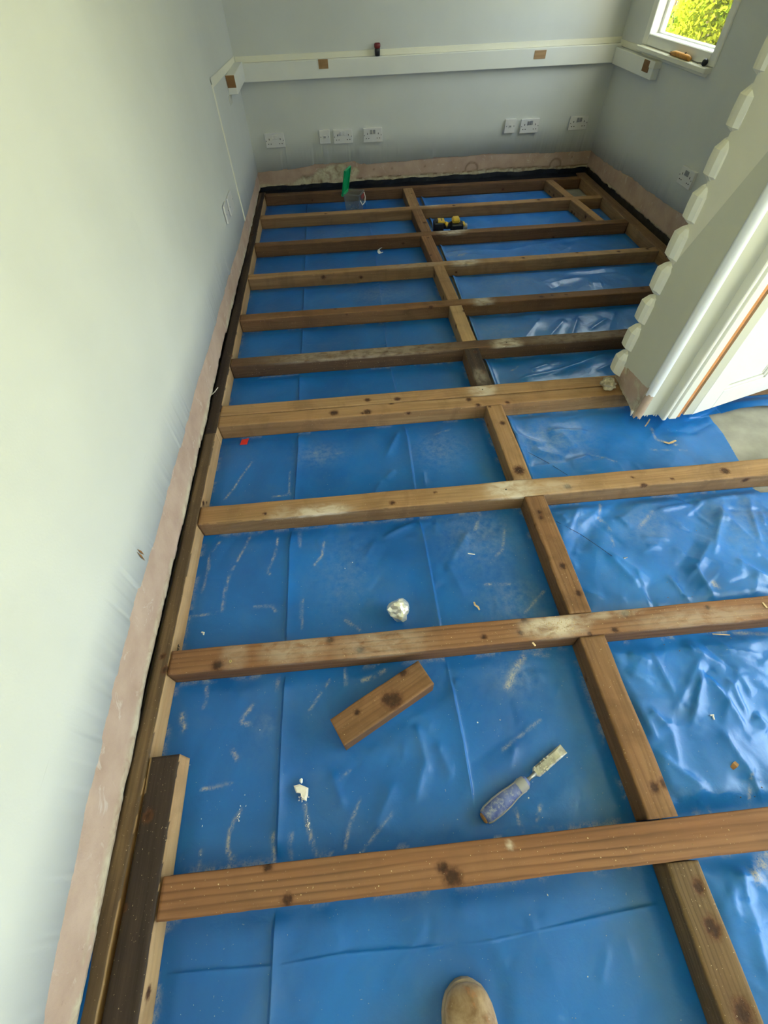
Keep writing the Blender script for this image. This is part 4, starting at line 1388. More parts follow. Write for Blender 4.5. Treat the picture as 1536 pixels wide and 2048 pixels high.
def upR(X, Y, Z):
    # the cut edges curl up a little
    e = np.exp(-np.maximum(2.125 - X, 0) / 0.03) * (X < 2.2) * (Y < 1.66) * (Y > 1.29)
    e2 = np.exp(-np.maximum(Y - 1.62, 0) / 0.04) * (X > 2.05) * (Y > 1.6) * (Y < 1.72)
    # first strip right of the noggings rides up their side
    ride = np.exp(-np.maximum(X - 1.275, 0) / 0.012) * 0.012 * (1 - sstep(Y, 3.60, 3.66) * sstep(Y, 3.86, 3.80))
    return Z + 0.006 * e + 0.003 * e2 + ride * sstep(timber_mask(X, Y), 0.002, 0.010)


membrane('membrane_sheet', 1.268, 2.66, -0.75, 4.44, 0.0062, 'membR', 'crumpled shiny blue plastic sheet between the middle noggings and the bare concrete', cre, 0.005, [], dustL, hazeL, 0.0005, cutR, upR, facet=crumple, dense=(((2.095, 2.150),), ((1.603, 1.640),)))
# polythene upstand behind the far joist, blackened to paint in the dark gap
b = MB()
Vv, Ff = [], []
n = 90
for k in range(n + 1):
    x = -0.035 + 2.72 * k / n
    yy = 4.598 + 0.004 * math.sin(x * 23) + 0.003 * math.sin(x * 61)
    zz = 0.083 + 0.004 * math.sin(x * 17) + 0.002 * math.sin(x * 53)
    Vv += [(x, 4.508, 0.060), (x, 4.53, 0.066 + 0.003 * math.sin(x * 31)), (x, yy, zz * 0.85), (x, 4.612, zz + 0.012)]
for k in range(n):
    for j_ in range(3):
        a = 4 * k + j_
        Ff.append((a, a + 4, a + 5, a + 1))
tag(link('gap_shade_strip', mesh('gap_strip', Vv, Ff), MT['membD']), 'dark blue plastic strip along the foot of the far wall, blackened as the shaded gap', 'plastic sheet')

# ---------------------------------------------------------------- sockets and plates
def socket(name, label, W_, H_, origin, rot, kind, group=None, cat='socket', DP=0.020):
    """local x = right, z = up, -y = into the room; origin = centre of plate on the wall"""
    root = empty(name, origin, rot)
    tag(root, label, cat, group)
    b = MB(); b.box((-W_ / 2 + 0.002, -DP + .009, -H_ / 2 + 0.002), (W_ / 2 - 0.002, 0.001, H_ / 2 - 0.002), 0.001); b.build('back_box', MT['plate'], root)
    b = MB(); b.box((-W_ / 2, -DP, -H_ / 2), (W_ / 2, -DP + .009, H_ / 2), 0.003, seg=2)
    b.build('faceplate', MT['plate'], root)
    scr = [(-W_ / 2 + 0.008, 0), (W_ / 2 - 0.008, 0)] if W_ > 0.1 else [(-W_ / 2 + 0.012, 0), (W_ / 2 - 0.012, 0)]
    for x, z in scr:
        b = MB(); b.cyl((x, -DP - .0015, z), (x, -DP + .001, z), 0.0038, n=10); b.build('screw', MT['greyplastic'], root)
    if kind in ('white', 'grey'):
        for sx in (-1, 1):
            b = MB(); b.box((sx * 0.011 - 0.009, -DP - .005, 0.008), (sx * 0.011 + 0.009, -DP + .001, 0.032), 0.002)
            b.build('rocker', MT['plate' if kind == 'white' else 'greyplastic'], root)
            cx = sx * 0.042
            for lo_, hi_ in (((cx - 0.0022, 0.004), (cx + 0.0022, 0.014)), ((cx - 0.013, -0.021), (cx - 0.006, -0.0165)), ((cx + 0.006, -0.021), (cx + 0.013, -0.0165))):
                b = MB(); b.box((lo_[0], -DP - 0.0015, lo_[1]), (hi_[0], -DP + 0.0005, hi_[1])); b.build('pin_slot', MT['slot'], root)
    elif kind == 'outlet':
        b = MB(); b.box((-0.013, -DP - .0025, -0.011), (0.013, -DP + .001, 0.011), 0.002); b.build('centre_module', MT['plate'], root)
        b = MB(); b.box((-0.008, -DP - .0032, -0.005), (0.008, -DP - .002, 0.004)); b.build('jack', MT['greyplastic'], root)
    return root


WB = YB - 0.003
def back_socket(x0, w_, ztop, label, kind, cat='socket'):
    h_ = 0.086
    return socket('wall_socket' if kind != 'outlet' else 'cable_outlet', label, w_, h_, (x0 + w_ / 2, WB, ztop - h_ / 2), 0, kind, None, cat)


back_socket(0.074, 0.146, 0.432, 'white double socket on the far wall nearest the left corner', 'white')
back_socket(0.488, 0.083, 0.437, 'small white cable outlet directly left of a double socket with white switches', 'outlet', 'outlet')
back_socket(0.597, 0.146, 0.433, 'white double socket with white switches, between the small outlet and the grey-switched socket', 'white')
back_socket(0.828, 0.146, 0.431, 'white double socket with grey switches, above the tub with the green lid', 'grey')
back_socket(1.935, 0.083, 0.436, 'small cream cable outlet in the pair on the right half of the far wall', 'outlet', 'outlet')
back_socket(2.060, 0.146, 0.430, 'white double socket with grey switches, directly right of the cream cable outlet', 'grey')
back_socket(2.450, 0.146, 0.431, 'double socket in the shade on the far wall nearest the right corner', 'grey')
socket('wall_socket', 'double socket on the right wall partly hidden by the toothed plaster edge', 0.146, 0.086, (XR - 0.003, 3.235, 0.402), -math.pi / 2, 'grey')
socket('wall_plate_cover', 'larger of the two blank plates low on the left wall', 0.146, 0.086, (-0.0345, 3.28, 0.407), math.pi / 2, 'blank', None, 'plate', DP=0.010)
socket('wall_plate_cover', 'smaller of the two blank plates low on the left wall', 0.086, 0.086, (-0.0345, 3.115, 0.413), math.pi / 2, 'blank', None, 'plate', DP=0.010)

# ---------------------------------------------------------------- loose things
def polyrock(r, seed, sx=1, sy=1, sz=1, jit=0.25, sub=2):
    bm = bmesh.new()
    bmesh.ops.create_icosphere(bm, subdivisions=sub, radius=r)
    rr = random.Random(seed)
    for v in bm.verts:
        v.co *= 1 + rr.uniform(-jit, jit)
        v.co = Vector((v.co.x * sx, v.co.y * sy, v.co.z * sz))
    b = MB(); b.bm.free(); b.bm = bm
    return b


# offcut
a, c = P(659.5, 1438, 0.068), P(836.4, 1321, 0.068)
w_ = np.linalg.norm(P(684, 1494.6, 0.068)[:2] - a[:2])
oc = timber('wood_offcut', a[:2], c[:2], float(w_), 0.066, 'brown', 'short brown offcut with a big black knot lying on the blue sheet', knots=[(P(787, 1400, .068), .024), (P(806, 1345, .068), .013), (P(775, 1398, .068), .018)], z0=0.0015, side=-1, seed=77, cat='offcut', nrand=1, cell=0.005)

# chisel
hb, he = P(968, 1636, 0.02), P(1054.6, 1560, 0.02)
bl = P(1127.6, 1497, 0.012)
ax = (bl - hb); ax[2] = 0
Lc = float(np.linalg.norm(ax)); an = math.atan2(ax[1], ax[0])
ch = tag(empty('chisel', (float(hb[0]), float(hb[1]), 0.0008), an), 'dusty wood chisel with a blue handle lying on the blue sheet', 'chisel')
Lh = float(np.linalg.norm((he - hb)[:2]))
def oval(x, ry, rz, z, n=20):
    return [Vector((x, ry * math.cos(2 * math.pi * k / n), z + rz * math.sin(2 * math.pi * k / n))) for k in range(n)]
b = MB()
prof = [(0.0, .011, .009), (0.02, .0150, .0125), (0.10, .0185, .0150), (0.30, .0200, .0160), (0.50, .0190, .0155), (0.66, .0160, .0135), (0.78, .0150, .0128), (0.88, .0165, .0140), (0.95, .0155, .0130), (1.0, .0105, .0090)]
b.loft([oval(x * Lh, ry, rz, 0.016) for x, ry, rz in prof])
b.build('handle', MT['handle'], ch, smooth=True)
b = MB()
b.loft([oval(x * Lh, ry * 1.03, rz * 1.03, 0.0162) for x, ry, rz in prof[6:9]], cap=False)
for sy in (-1, 1):
    b.loft([[Vector((x * Lh, sy * ry * 1.0, 0.016 - rz * .6)), Vector((x * Lh, sy * (ry + .0015), 0.016)), Vector((x * Lh, sy * ry * .92, 0.016 + rz * .55)), Vector((x * Lh, sy * ry * .7, 0.016))] for x, ry, rz in prof[1:8]])
b.build('grip_band', MT['greyplastic'], ch, smooth=True)
b = MB(); b.loft([oval(-0.004, .009, .007, 0.016), oval(-0.002, .0125, .0105, 0.016), oval(0.002, .0130, .0110, 0.016)]); b.build('end_cap', MT['rawbrown'], ch, smooth=True)
b = MB(); b.tube([(Lh * .98, 0, .0155), (Lh + .012, 0, .0145), (Lh + .030, 0, .013)], [.0062, .0045, .0062], 12); b.build('shank', MT['steel'], ch, smooth=True)
b = MB()
x0, x1, hw = Lh + .026, Lc, .0125
def bsec(x, h_, t_, bev):
    return [Vector((x, -h_, .0095)), Vector((x, h_, .0095)), Vector((x, h_, .0095 + t_ * .5)), Vector((x, h_ - bev, .0095 + t_)), Vector((x, -h_ + bev, .0095 + t_)), Vector((x, -h_, .0095 + t_ * .5))]
b.loft([bsec(x0, .006, .006, .002), bsec(x0 + .008, hw, .0055, .004), bsec(x0 + (x1 - x0) * .8, hw, .0045, .004), bsec(x1, hw, .0008, .0015)])
b.build('blade', MT['steel'], ch)
b = MB(); 
for k in range(46):
    xx = random.uniform(x0 + .006, x0 + (x1 - x0) * .62); yy = random.choice((-1, 1)) * hw * random.uniform(.35, .95) if random.random() < .7 else random.uniform(-hw, hw) * .9
    s = random.uniform(.0010, .0030)
    b.add([(xx - s, yy - s * .6, .0156), (xx + s, yy - s * .4, .0156), (xx + s * .7, yy + s * .6, .0158), (xx - s * .5, yy + s * .7, .0156)], [(0, 1, 2, 3)])
o = b.build('dust_crust', MT['dusty'], ch); o['kind'] = 'stuff'

# crumpled foil ball
fbm_ = polyrock(0.0395, 5, 0.95, 0.9, 1.12, 0.0, 3)
fd = [Vector((random.gauss(0, 1), random.gauss(0, 1), random.gauss(0, 1))).normalized() for _ in range(30)]
fo = [random.uniform(0.62, 1.0) for _ in fd]
for v in fbm_.bm.verts:
    n_ = v.co.normalized()
    r_ = min(o_ / max(n_.dot(d_), 1e-3) for d_, o_ in zip(fd, fo) if n_.dot(d_) > 0.05)
    r_ = min(r_, 1.35)
    v.co *= r_ * 1.12 * random.uniform(0.93, 1.06)
    if n_.z > 0.75: v.co.z *= 1.25; v.co.x += 0.004
c = P(801, 1232, 0.036)
mz = min(v.co.z for v in fbm_.bm.verts)
tag(fbm_.build('foil_ball', MT['foil'], None, (float(c[0]), float(c[1]) + 0.022, 0.001 - mz)), 'crumpled silver foil ball behind the joist with the sawdust patch', 'foil')

# plaster chunks
c = P(604, 1582, 0.006)
b = MB()
outl = [(588, 1572), (600, 1569), (617, 1576), (616, 1592), (612, 1601), (605, 1600), (602, 1587), (593, 1586)]
pts = [P(u, v, 0.004) for u, v in outl]
cc = np.mean(pts, axis=0)
rings = [[Vector((p[0], p[1], .004)) for p in pts], [Vector((p[0], p[1], .010)) for p in pts], [Vector((*(cc[:2] + (p[:2] - cc[:2]) * .75), .0145 + random.uniform(-.002, .002))) for p in pts]]
b.loft(rings)
tag(b.build('plaster_chunk', MT['chunk']), 'flat cream plaster flake on the blue sheet left of the offcut', 'plaster')
c = P(603, 1562, 0.004)
tag(polyrock(0.0062, 9, .8, 1.1, .8, .2, 1).build('plaster_chunk', MT['paper'], None, (float(c[0]), float(c[1]), 0.0075)), 'small white plaster crumb touching the top of the cream flake', 'plaster')

# white curled scrap far away
pts = [P(762, 497, 0.035), P(758, 499, 0.030), P(757, 503, 0.016), P(760, 507, 0.006), P(764, 506, 0.006)]
b = MB()
b.loft([[Vector(p) + Vector((-.008, 0, -.003)), Vector(p) + Vector((.008, .004, .003)), Vector(p) + Vector((.008, .006, .005)), Vector(p) + Vector((-.008, .002, -.001))] for p in pts])
tag(b.build('paper_scrap', MT['paper']), 'small curled white scrap on the blue sheet left of the middle noggings', 'scrap')

# red printed tag
q4 = [P(u, v, 0.0045) for u, v in ((484, 880), (498, 877), (494, 889), (480, 890))]
b = MB(); b.add([(p[0], p[1], 0.0050) for p in q4] + [(p[0], p[1], 0.0065) for p in q4], [(0, 1, 2, 3), (4, 5, 6, 7), (0, 1, 5, 4), (1, 2, 6, 5), (2, 3, 7, 6), (3, 0, 4, 7)])
tag(b.build('red_tag', MT['redtag']), 'small red printed tag on the blue sheet below the doubled joist', 'tag')

# screw in the joist
def screw(u, v, z, r, label, mat='brass'):
    p = P(u, v, z)
    root = tag(empty('screw', (float(p[0]), float(p[1]), z)), label, 'screw')
    b = MB(); b.cyl((0, 0, -0.0004), (0, 0, .0016), r, r * .85, 14); b.build('head', MT[mat], root)
    b = MB(); b.box((-r * .5, -r * .14, .0014), (r * .5, r * .14, .0020)); b.box((-r * .14, -r * .5, .0014), (r * .14, r * .5, .0020)); b.build('cross_recess', MT['slot'], root)
screw(461, 1322.5, T + 0.001, .0042, 'brass screw head in the near-left end of the joist with the sawdust patch')
for u, v, nm in ((1012, 979, 'dark screw head in the white splash on the honey joist'), (1013, 685, 'dark screw head in the white patch on the grey weathered joist'), (965, 779, 'dark screw head in the white dab on the doubled joist')):
    screw(u, v, T + 0.001, .0028, nm, 'slot')
p = P(1247, 1119.5, 0.004)
b = MB(); b.cyl((0, 0, 0), (0.011, 0.003, .002), .0022, .0012, 8); b.cyl((-.003, 0, 0), (0, 0, 0), .0048, .0045, 10)
tag(b.build('screw', MT['steel'], None, (float(p[0]), float(p[1]), 0.012)), 'loose bright screw on the shiny sheet at the end of the dark thread', 'screw')

# dark threads
for pts, nm in ([((1113, 1043), (1160, 1068), (1200, 1095), (1235, 1120)), 'thin dark thread on the shiny sheet leading to a loose screw'], [((1274, 1398), (1300, 1420), (1326, 1445)), 'thin dark thread on the crumpled sheet right of the nearest noggings'], [((1057, 905), (1095, 925), (1135, 950)), 'thin dark thread on the shiny sheet in front of the doubled joist']):
    b = MB(); b.tube([P(u, v, 0.017) for u, v in pts], .0009, 6)
    tag(b.build('thread', MT['thread']), nm, 'thread')

# cable clip (white cross-shaped piece) and bits of debris
p = P(1421, 1437, 0.01)
b = MB(); b.box((-.020, -.0012, .0), (.020, .0012, .0022), 0, Matrix.Rotation(-0.55, 4, 'Z')); b.box((-.0016, -.006, 0), (.0016, .006, .010), 0, Matrix.Rotation(-0.2, 4, 'Z')); b.box((-.006, .004, .006), (.004, .007, .010))
tag(b.build('cable_clip', MT['plate'], None, (float(p[0]), float(p[1]), 0.016)), 'white plastic clip with a pin on the crumpled sheet', 'clip')


def curl(pts, w0, mat, name, label, cat, z=0.01):
    b = MB()
    P3 = [Vector(P(u, v, z + h)) for u, v, h in pts]
    rings = []
    for k, p_ in enumerate(P3):
        t_ = (P3[min(k + 1, len(P3) - 1)] - P3[max(k - 1, 0)]).normalized()
        s_ = Vector((-t_.y, t_.x, 0)).normalized() * w0 * (0.5 + 0.5 * math.sin(math.pi * (k + .5) / len(P3)))
        up_ = Vector((0, 0, .0008))
        rings.append([p_ - s_, p_ + s_, p_ + s_ + up_, p_ - s_ + up_])
    b.loft(rings)
    return tag(b.build(name, MT[mat]), label, cat)


curl([(948, 1204, 0), (950, 1210, .004), (956, 1214, .003), (959, 1220, 0)], .0035, 'shaving', 'wood_shaving', 'curled shaving on the blue sheet right of the foil ball', 'shaving')
curl([(1328, 884, 0), (1338, 887, .002), (1345, 884, .006), (1352, 881, .003)], .005, 'shaving', 'wood_shaving', 'brown shavings on the sheet below the broken partition corner', 'shaving', 0.014)
curl([(1300, 838, 0), (1296, 845, 0.004), (1290, 853, 0)], .003, 'shaving', 'wood_splinter', 'thin splinter on the sheet directly under the broken partition corner', 'splinter', 0.014)
curl([(1463, 1537, 0), (1470, 1530, .006), (1476, 1524, .004)], .006, 'rawbrown', 'bark_scrap', 'brown and white scrap on the crumpled sheet', 'scrap', 0.016)
curl([(423, 790, .0), (430, 783, .01), (436, 775, .02)], .003, 'paper', 'paint_curl', 'white curl of paint standing on the dark left wall plate', 'paint flake', T)
curl([(935, 1107, 0), (950, 1109, .001)], .0022, 'paper', 'paint_flake', 'thin white sliver on the blue sheet in front of the honey joist', 'paint flake', 0.006)
curl([(403, 1264, 0), (408, 1266, .003), (407, 1270, 0)], .003, 'paper', 'paint_flake', 'tiny white flake on the blue sheet beside the near left plate', 'paint flake', 0.004)
curl([(1525, 1205, 0), (1534, 1216, .002)], .003, 'shaving', 'wood_splinter', 'pale splinter lying on top of the joist with the sawdust patch', 'splinter', T + .001)
curl([(1065, 1285, 0.002), (1071, 1292, .000)], .003, 'shaving', 'wood_splinter', 'pale splinter at the front edge of the sawdust patch', 'splinter', T - .001)
curl([(1425, 1268, 0), (1460, 1270, .001)], .0016, 'shaving', 'wood_splinter', 'long thin splinter on the crumpled sheet under the joist edge', 'splinter', 0.012)

# small crumbs nobody could count: plaster grit on sheets, sawdust on the joist
def grit(name, spots, mat, label, cat, zb, smin, smax):
    b = MB()
    for x, y in spots:
        s = random.uniform(smin, smax)
        z = zb
        an_ = random.uniform(0, 6.28)
        ca, sa = math.cos(an_) * s, math.sin(an_) * s
        el = random.uniform(.4, 1)
        b.add([(x + ca, y + sa, z), (x - sa * el, y + ca * el, z), (x - ca, y - sa, z), (x + sa * el, y - ca * el, z), (x, y, z + s)], [(0, 1, 4), (1, 2, 4), (2, 3, 4), (3, 0, 4)])
    o = b.build(name, MT[mat])
    return tag(o, label, cat, kind='stuff')


sp = []
for u, v in ((380, 1530), (492, 1612), (405, 1652), (403, 1638), (402, 1710), (601, 1560), (490, 1590), (520, 1460), (420, 1940), (705, 1125), (690, 1137), (930, 1155), (955, 1445), (897, 1430), (1000, 1440), (918, 1470), (1134, 1515), (1065, 1564), (832, 1548), (1057, 1596), (965, 1300), (1085, 1635), (720, 1705), (1040, 1835), (1095, 1790), (1175, 1953), (690, 1905), (418, 1937)):
    p = P(u, v, 0.003); sp.append((p[0], p[1]))
for k in range(520):
    u, v = random.uniform(330, 1280), random.uniform(880, 2040)
    p = P(u, v, 0.003)
    if 0.02 < p[0] < 1.17 and timber_mask(np.array([p[0]]), np.array([p[1]]))[0] > 0.01: sp.append((p[0], p[1]))
gr1 = sp[:28]; gr2 = sp[28:]
grit('plaster_grit', gr1 + [(x + random.gauss(0, .004), y + random.gauss(0, .012)) for x, y in [(P(478, 1630, 0)[0], P(478, 1630, 0)[1])] * 10] + [(x + random.gauss(0, .004), y + random.gauss(0, .012)) for x, y in [tuple(P(616, 1640, 0)[:2])] * 12] + [(x + random.gauss(0, .008), y + random.gauss(0, .006)) for x, y in [tuple(P(606, 1600, 0)[:2])] * 18], 'paper', 'scattered white plaster grit on the smooth blue sheet', 'grit', 0.004, .0012, .0030)
grit('fine_grit', gr2, 'dusty', 'fine pale dust specks over the smooth blue sheet', 'grit', 0.004, .0004, .0011)
sp = []
for k in range(260):
    p = P(1110 + random.gauss(0, 28), 1252 + random.gauss(0, 9), T)
    if 0.670 < p[1] < 0.733: sp.append((p[0], p[1]))
for k in range(160):
    p = P(random.uniform(600, 1536), random.uniform(1200, 1320), T)
    if 0.672 < p[1] < 0.730 and p[0] < 1.9: sp.append((p[0], p[1]))
for k in range(260):
    p = P(random.uniform(330, 1500), random.uniform(1650, 1840), T)
    if 0.15 < p[1] < 0.20: sp.append((p[0], p[1]))
grit('sawdust', sp, 'shaving', 'fine pale sawdust on the tops of the two nearest joists', 'sawdust', T + .0005, .0006, .0020)
sp = [tuple(P(u, v, 0.01)[:2]) for u, v in [(random.uniform(1290, 1536), random.uniform(880, 1600)) for _ in range(120)]]
sp = [s for s in sp if timber_mask(np.array([s[0]]), np.array([s[1]]))[0] > 0.02 and s[0] < 2.05]
grit('dark_grit', sp, 'rawbrown', 'dark crumbs scattered over the crumpled shiny sheet', 'grit', 0.010, .0008, .0024)

# printed grade stamp on the plate's pale side
b = MB()
for k, (dy, dz) in enumerate(((0, 0), (.008, 0), (.016, 0))):
    b.box((0.0003, 0.752 + dy, .028), (0.0012, 0.7545 + dy, .040)); b.box((0.0003, 0.752 + dy, .036), (0.0012, 0.758 + dy, .0385))
st = b.build('grade_stamp', MT['slot'])
pl = [o for o in bpy.data.objects if o.name.startswith('wall_plate') and 'boot side' in o.get('label', '')][0]
st.parent = pl
bpy.context.view_layer.update()
st.matrix_parent_inverse = pl.matrix_world.inverted()

# clear tub with green lid
tb = tag(empty('plastic_tub', (0.628, 4.200, 0.001), -0.38), 'clear plastic tub with a raised green lid and white handle, near the far wall', 'tub')
b = MB()
def rr_ring(x0, y0, x1, y1, z, r, n=4):
    out = []
    for cx, cy, a0 in ((x1 - r, y1 - r, 0), (x0 + r, y1 - r, 90), (x0 + r, y0 + r, 180), (x1 - r, y0 + r, 270)):
        for k in range(n + 1):
            a_ = math.radians(a0 + 90 * k / n)
            out.append(Vector((cx + r * math.cos(a_), cy + r * math.sin(a_), z)))
    return out
b.loft([rr_ring(.012, .010, .122, .108, 0, .012), rr_ring(.002, .002, .132, .118, .128, .012), rr_ring(-.004, -.004, .138, .124, .129, .014), rr_ring(-.004, -.004, .138, .124, .136, .014), rr_ring(.003, .003, .131, .117, .136, .012), rr_ring(.013, .011, .121, .107, .003, .011)], cap=False)
b.add(rr_ring(.012, .010, .122, .108, 0.001, .012), [tuple(range(20))])
b.build('tub_body', MT['clear'], tb, smooth=False)
b = MB()
q = Matrix.Translation((-0.003, 0.06, 0.137)) @ Matrix.Rotation(math.radians(13), 4, 'Y')
b.box((-.004, -.064, 0.0), (.0, .064, .150), .002, q); b.box((-.002, -.064, 0.0), (.010, -.056, .150), .002, q); b.box((-.002, .056, 0.0), (.010, .064, .150), .002, q); b.box((-.002, -.064, .140), (.010, .064, .150), .002, q)
b.build('lid', MT['green'], tb)
b = MB(); b.box((-.012, -.002, .118), (.006, .118, .137), .003); b.build('lid_hinge', MT['green'], tb)
b = MB(); b.tube([(.138, .10, .128), (.150, .09, .10), (.155, .06, .075), (.150, .012, .070), (.139, .004, .10)], .0035, 8); b.build('handle', MT['plate'], tb, smooth=True)
b = MB(); b.box((.1385, .03, .098), (.140, .095, .126)); b.build('label_strip', MT['redcap'], tb)
b = MB()
for k in range(26):
    x, y = random.uniform(.03, .105), random.uniform(.025, .09)
    b.cyl((x, y, .008 + k * .0013), (x + random.uniform(-.02, .02), y + random.uniform(-.02, .02), .012 + k * .0014), .0018, .0010, 6)
o = b.build('screws_inside', MT['steel'], tb); o['kind'] = 'stuff'

# black and yellow power tool lying between the joists
dr = tag(empty('power_tool', (1.255, 3.70, 0.0012), -0.05), 'black and yellow cordless power tool lying between two far joists', 'power tool')
b = MB(); b.box((0, 0, 0), (.072, .075, .078), .010, seg=2); b.box((.010, .008, .074), (.062, .067, .086), .004); b.build('battery', MT['black'], dr)
b = MB(); b.box((.020, .004, .074), (.074, .071, .089), .006, Matrix.Rotation(.06, 4, 'Y')); b.build('battery_clip', MT['yellow'], dr)
b = MB(); b.tube([(.066, .04, .045), (.10, .042, .040), (.135, .045, .046)], [.022, .019, .024], 12); b.build('grip', MT['black'], dr, smooth=True)
b = MB(); b.tube([(.088, .035, .048), (.094, .036, .052), (.098, .036, .050)], [.019, .021, .019], 12); b.build('grip_band', MT['yellow'], dr, smooth=True)
b = MB(); b.box((.125, .0, .0), (.215, .075, .066), .014, seg=2); b.build('motor_housing', MT['black'], dr)
b = MB()
b.box((.135, .006, .055), (.190, .070, .088), .010, Matrix.Rotation(-.05, 4, 'Y')); b.box((.188, .010, .052), (.225, .066, .072), .006, Matrix.Rotation(.05, 4, 'Y'))
b.build('body_shell', MT['yellow'], dr)
b = MB(); b.cyl((.213, .037, .034), (.243, .037, .034), .027, .020, 16); b.build('chuck', MT['greyplastic'], dr)

# red-topped dark bottle-like piece on the rail, orange tool and dark knob on the sill
p0 = tag(empty('putty_tube', (0.953, YB - 0.028, 0.8155)), 'small dark tube with a dark red cap standing on the white rail', 'tube')
b = MB(); b.loft([oval_ for oval_ in [[Vector((.017 * s_ * math.cos(2 * math.pi * k / 16), .013 * s_ * math.sin(2 * math.pi * k / 16), z_)) for k in range(16)] for s_, z_ in ((.85, 0), (1.0, .004), (1.1, .034), (1.0, .038))]]); b.build('body', MT['black'], p0, smooth=True)
b = MB(); b.loft([[Vector((.021 * s_ * math.cos(2 * math.pi * k / 16), .016 * s_ * math.sin(2 * math.pi * k / 16), z_)) for k in range(16)] for s_, z_ in ((.8, .036), (1.0, .044), (1.05, .058), (.8, .064))]); b.build('cap', MT['redcap'], p0, smooth=True)

p0 = tag(empty('hand_tool', (XR - 0.031, 3.735, 0.8435), math.pi / 2), 'stubby orange handled tool on the window sill', 'tool')
b = MB(); b.tube([(-.105, .0, .010), (-.08, 0, .012), (-.02, 0, .013), (.06, 0, .013), (.10, 0, .010)], [.009, .0125, .0125, .0125, .010], 12); b.build('handle', MT['toolorange'], p0, smooth=True)
b = MB(); b.tube([(.095, 0, .010), (.125, 0, .009)], [.010, .007], 10); b.build('tip', MT['rawbrown'], p0, smooth=True)
b = MB(); b.cyl((-.04, 0, .020), (-.04, 0, .029), .006, .005, 10); b.build('slider', MT['black'], p0)
p0 = tag(empty('dark_knob', (XR - 0.029, 3.480, 0.8435)), 'small dark knob with a thin wire on the right end of the window sill', 'knob')
b = MB(); bmesh.ops.create_icosphere(b.bm, subdivisions=2, radius=.016, matrix=Matrix.Translation((0, 0, .015))); b.build('ball', MT['black'], p0, smooth=True)
b = MB(); b.tube([(0, .012, .012), (-.004, .04, .010), (-.002, .065, .004)], .0016, 6); b.build('wire', MT['black'], p0)

# ---------------------------------------------------------------- boot of the photographer
tip = P(932, 1958, 0.03)
bt = tag(empty('work_boot', (0.727, -0.30, 0.0), 0.0), 'worn tan leather work boot, its toe showing at the bottom edge', 'boot')
# sections along y (0 = heel end, L = toe)
def boot_ring(y, hw, zlo, zhi, n=24, cx=0.0, flat=0.35):
    out = []
    for k in range(n):
        a_ = 2 * math.pi * k / n
        x = hw * math.copysign(abs(math.cos(a_)) ** 0.8, math.cos(a_))
        zc = (zlo + zhi) / 2
        z = zc + (zhi - zlo) / 2 * math.copysign(abs(math.sin(a_)) ** (0.75 if math.sin(a_) > 0 else 0.5), math.sin(a_))
        out.append(Vector((cx + x, y, z)))
    return out
LT = 0.288
secs = [(LT, .010, .030, .040), (LT - .004, .026, .024, .052), (LT - .012, .0375, .021, .062), (LT - .028, .0465, .020, .071), (LT - .05, .049, .020, .077), (LT - .08, .0525, .020, .082), (LT - .12, .052, .020, .092), (.14, .046, .020, .112), (.11, .043, .020, .135)]
b = MB(); b.loft([boot_ring(y, hw, zl, zh, cx=0.006 * (1 - y / LT)) for y, hw, zl, zh in secs]); b.build('vamp', MT['leather'], bt, smooth=True)
b = MB()
sh = []
for z_, cy, ry, rx in ((.020, .060, .060, .038), (.05, .062, .062, .040), (.085, .068, .066, .042), (.12, .070, .062, .043), (.16, .066, .056, .045), (.20, .062, .058, .049)):
    sh.append([Vector((rx * math.cos(2 * math.pi * k / 24), cy + ry * math.sin(2 * math.pi * k / 24), z_)) for k in range(24)])
b.loft(sh); b.build('shaft', MT['leather'], bt, smooth=True)
b = MB()
outl = []
for k in range(40):
    a_ = 2 * math.pi * k / 40
    y = LT / 2 + (LT / 2 + .005) * math.sin(a_)
    t_ = y / LT
    hw = np.interp(t_, [-.1, 0, .1, .25, .45, .7, .85, .95, 1.0, 1.03], [0, .022, .035, .037, .038, .057, .054, .043, .022, 0.0])
    outl.append((math.copysign(1, math.cos(a_)) * float(hw) if abs(math.cos(a_)) > 1e-6 else 0.0, y))
b.loft([[Vector((x * .97, y, .003)) for x, y in outl], [Vector((x, y, .008)) for x, y in outl], [Vector((x, y, .020)) for x, y in outl], [Vector((x * .96, y - .001, .0235)) for x, y in outl]])
b.build('sole', MT['sole'], bt, smooth=False)
for k in range(4):
    y = .165 - k * .018; z_ = .097 + k * .014
    b = MB(); b.tube([(-.028, y, z_ - .008), (0, y + .003, z_ + .006), (.028, y, z_ - .008)], .0024, 8); b.build('lace', MT['rawbrown'], bt, smooth=True)
bt.location = (float(tip[0]) + 0.007, float(tip[1]) - LT - 0.004, -0.001)
bt.rotation_euler = (0, 0, 0.05)

# ---------------------------------------------------------------- garden seen through the small window
b = MB()
b.box((-12, -16, -0.45), (26, 22, -0.21))
tag(b.build('ground', MT['grass']), kind='structure')
fen = tag(empty('garden_fence', (6.0, 9.0, -0.2)), 'tan board fence at the end of the garden, outside the window', 'fence')
for k in range(64):
    y = 3.0 + 0.155 * k
    b = MB(); b.box((6.0 + 0.02 * (k % 2), y, -0.2), (6.02 + 0.02 * (k % 2), y + 0.15, 1.75 + 0.01 * math.sin(k * 2.3)), 0.004)
    o = b.build('fence_board', MT['fence']); child_at(o, fen)


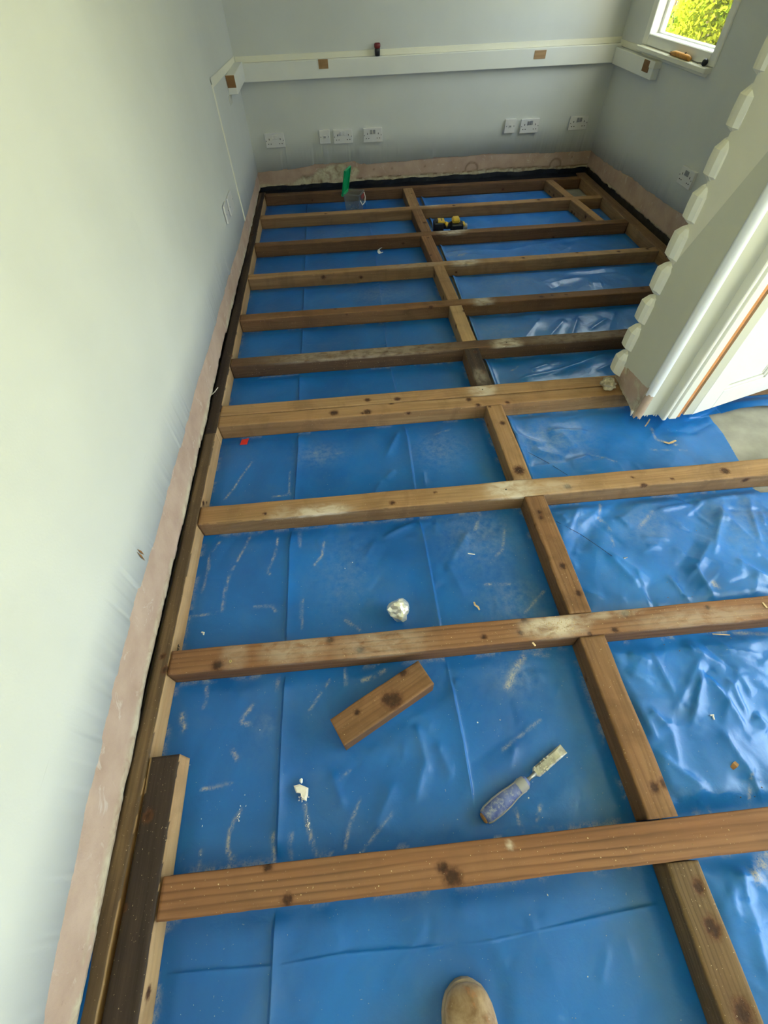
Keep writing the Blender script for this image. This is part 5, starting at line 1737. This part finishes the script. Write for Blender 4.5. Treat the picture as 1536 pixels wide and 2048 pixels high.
def shrub(name, cx, cy, rx, ry, h, n, mat, label, seed, ls=.05):
    rr = random.Random(seed)
    root = tag(empty(name, (cx, cy, -0.2)), label, 'shrub')
    b = MB()
    for k in range(14):
        a_ = rr.uniform(0, 6.28); r_ = rr.uniform(.1, .5)
        b.tube([(0.1 * math.cos(a_), 0.1 * math.sin(a_), 0), (rx * r_ * math.cos(a_), ry * r_ * math.sin(a_), h * .5), (rx * r_ * 1.6 * math.cos(a_), ry * r_ * 1.6 * math.sin(a_), h * rr.uniform(.8, 1))], [.012, .009, .004], 6)
    o = b.build('stems', MT['stem'], root); o['kind'] = 'stuff'
    V, Fs = [], []
    for k in range(n):
        u_ = rr.random() ** .5
        a_ = rr.uniform(0, 6.28)
        z = h * (rr.random() ** .8)
        s_ = (0.55 + 0.45 * math.sin(math.pi * min(1, z / h * .9 + .05)))
        c_ = Vector((rx * u_ * s_ * math.cos(a_), ry * u_ * s_ * math.sin(a_), z))
        L_ = ls * rr.uniform(.6, 1.4)
        d_ = Vector((rr.gauss(0, 1), rr.gauss(0, 1), rr.gauss(.4, .8))).normalized()
        e_ = d_.cross(Vector((rr.gauss(0, 1), rr.gauss(0, 1), rr.gauss(0, 1)))).normalized() * L_ * .33
        i0 = len(V)
        V += [c_, c_ + d_ * L_ * .5 + e_, c_ + d_ * L_ * 1.1, c_ + d_ * L_ * .5 - e_]
        Fs.append((i0, i0 + 1, i0 + 2, i0 + 3))
    o = link('foliage', mesh('foliage', V, Fs), MT[mat], root); o['kind'] = 'stuff'
    return root


shrub('garden_shrub', 4.85, 6.75, .60, .80, 1.35, 15000, 'leafA', 'bright yellow-green sunlit shrub outside the window', 3, .048)
shrub('garden_shrub', 4.98, 8.35, .42, .42, .85, 4000, 'leafB', 'darker green low bush beside the sunlit shrub outside the window', 4, .045)
pot = tag(empty('garden_box', (4.45, 5.40, -0.2)), 'dark garden box at the foot of the sunlit shrub outside the window', 'box')
b = MB(); b.box((-.2, -.25, 0), (.2, .25, .72), .015); b.build('box_body', MT['greyplastic'], pot)
b = MB(); b.box((-.22, -.27, .72), (.22, .27, .76), .01); b.build('box_lid', MT['slot'], pot)
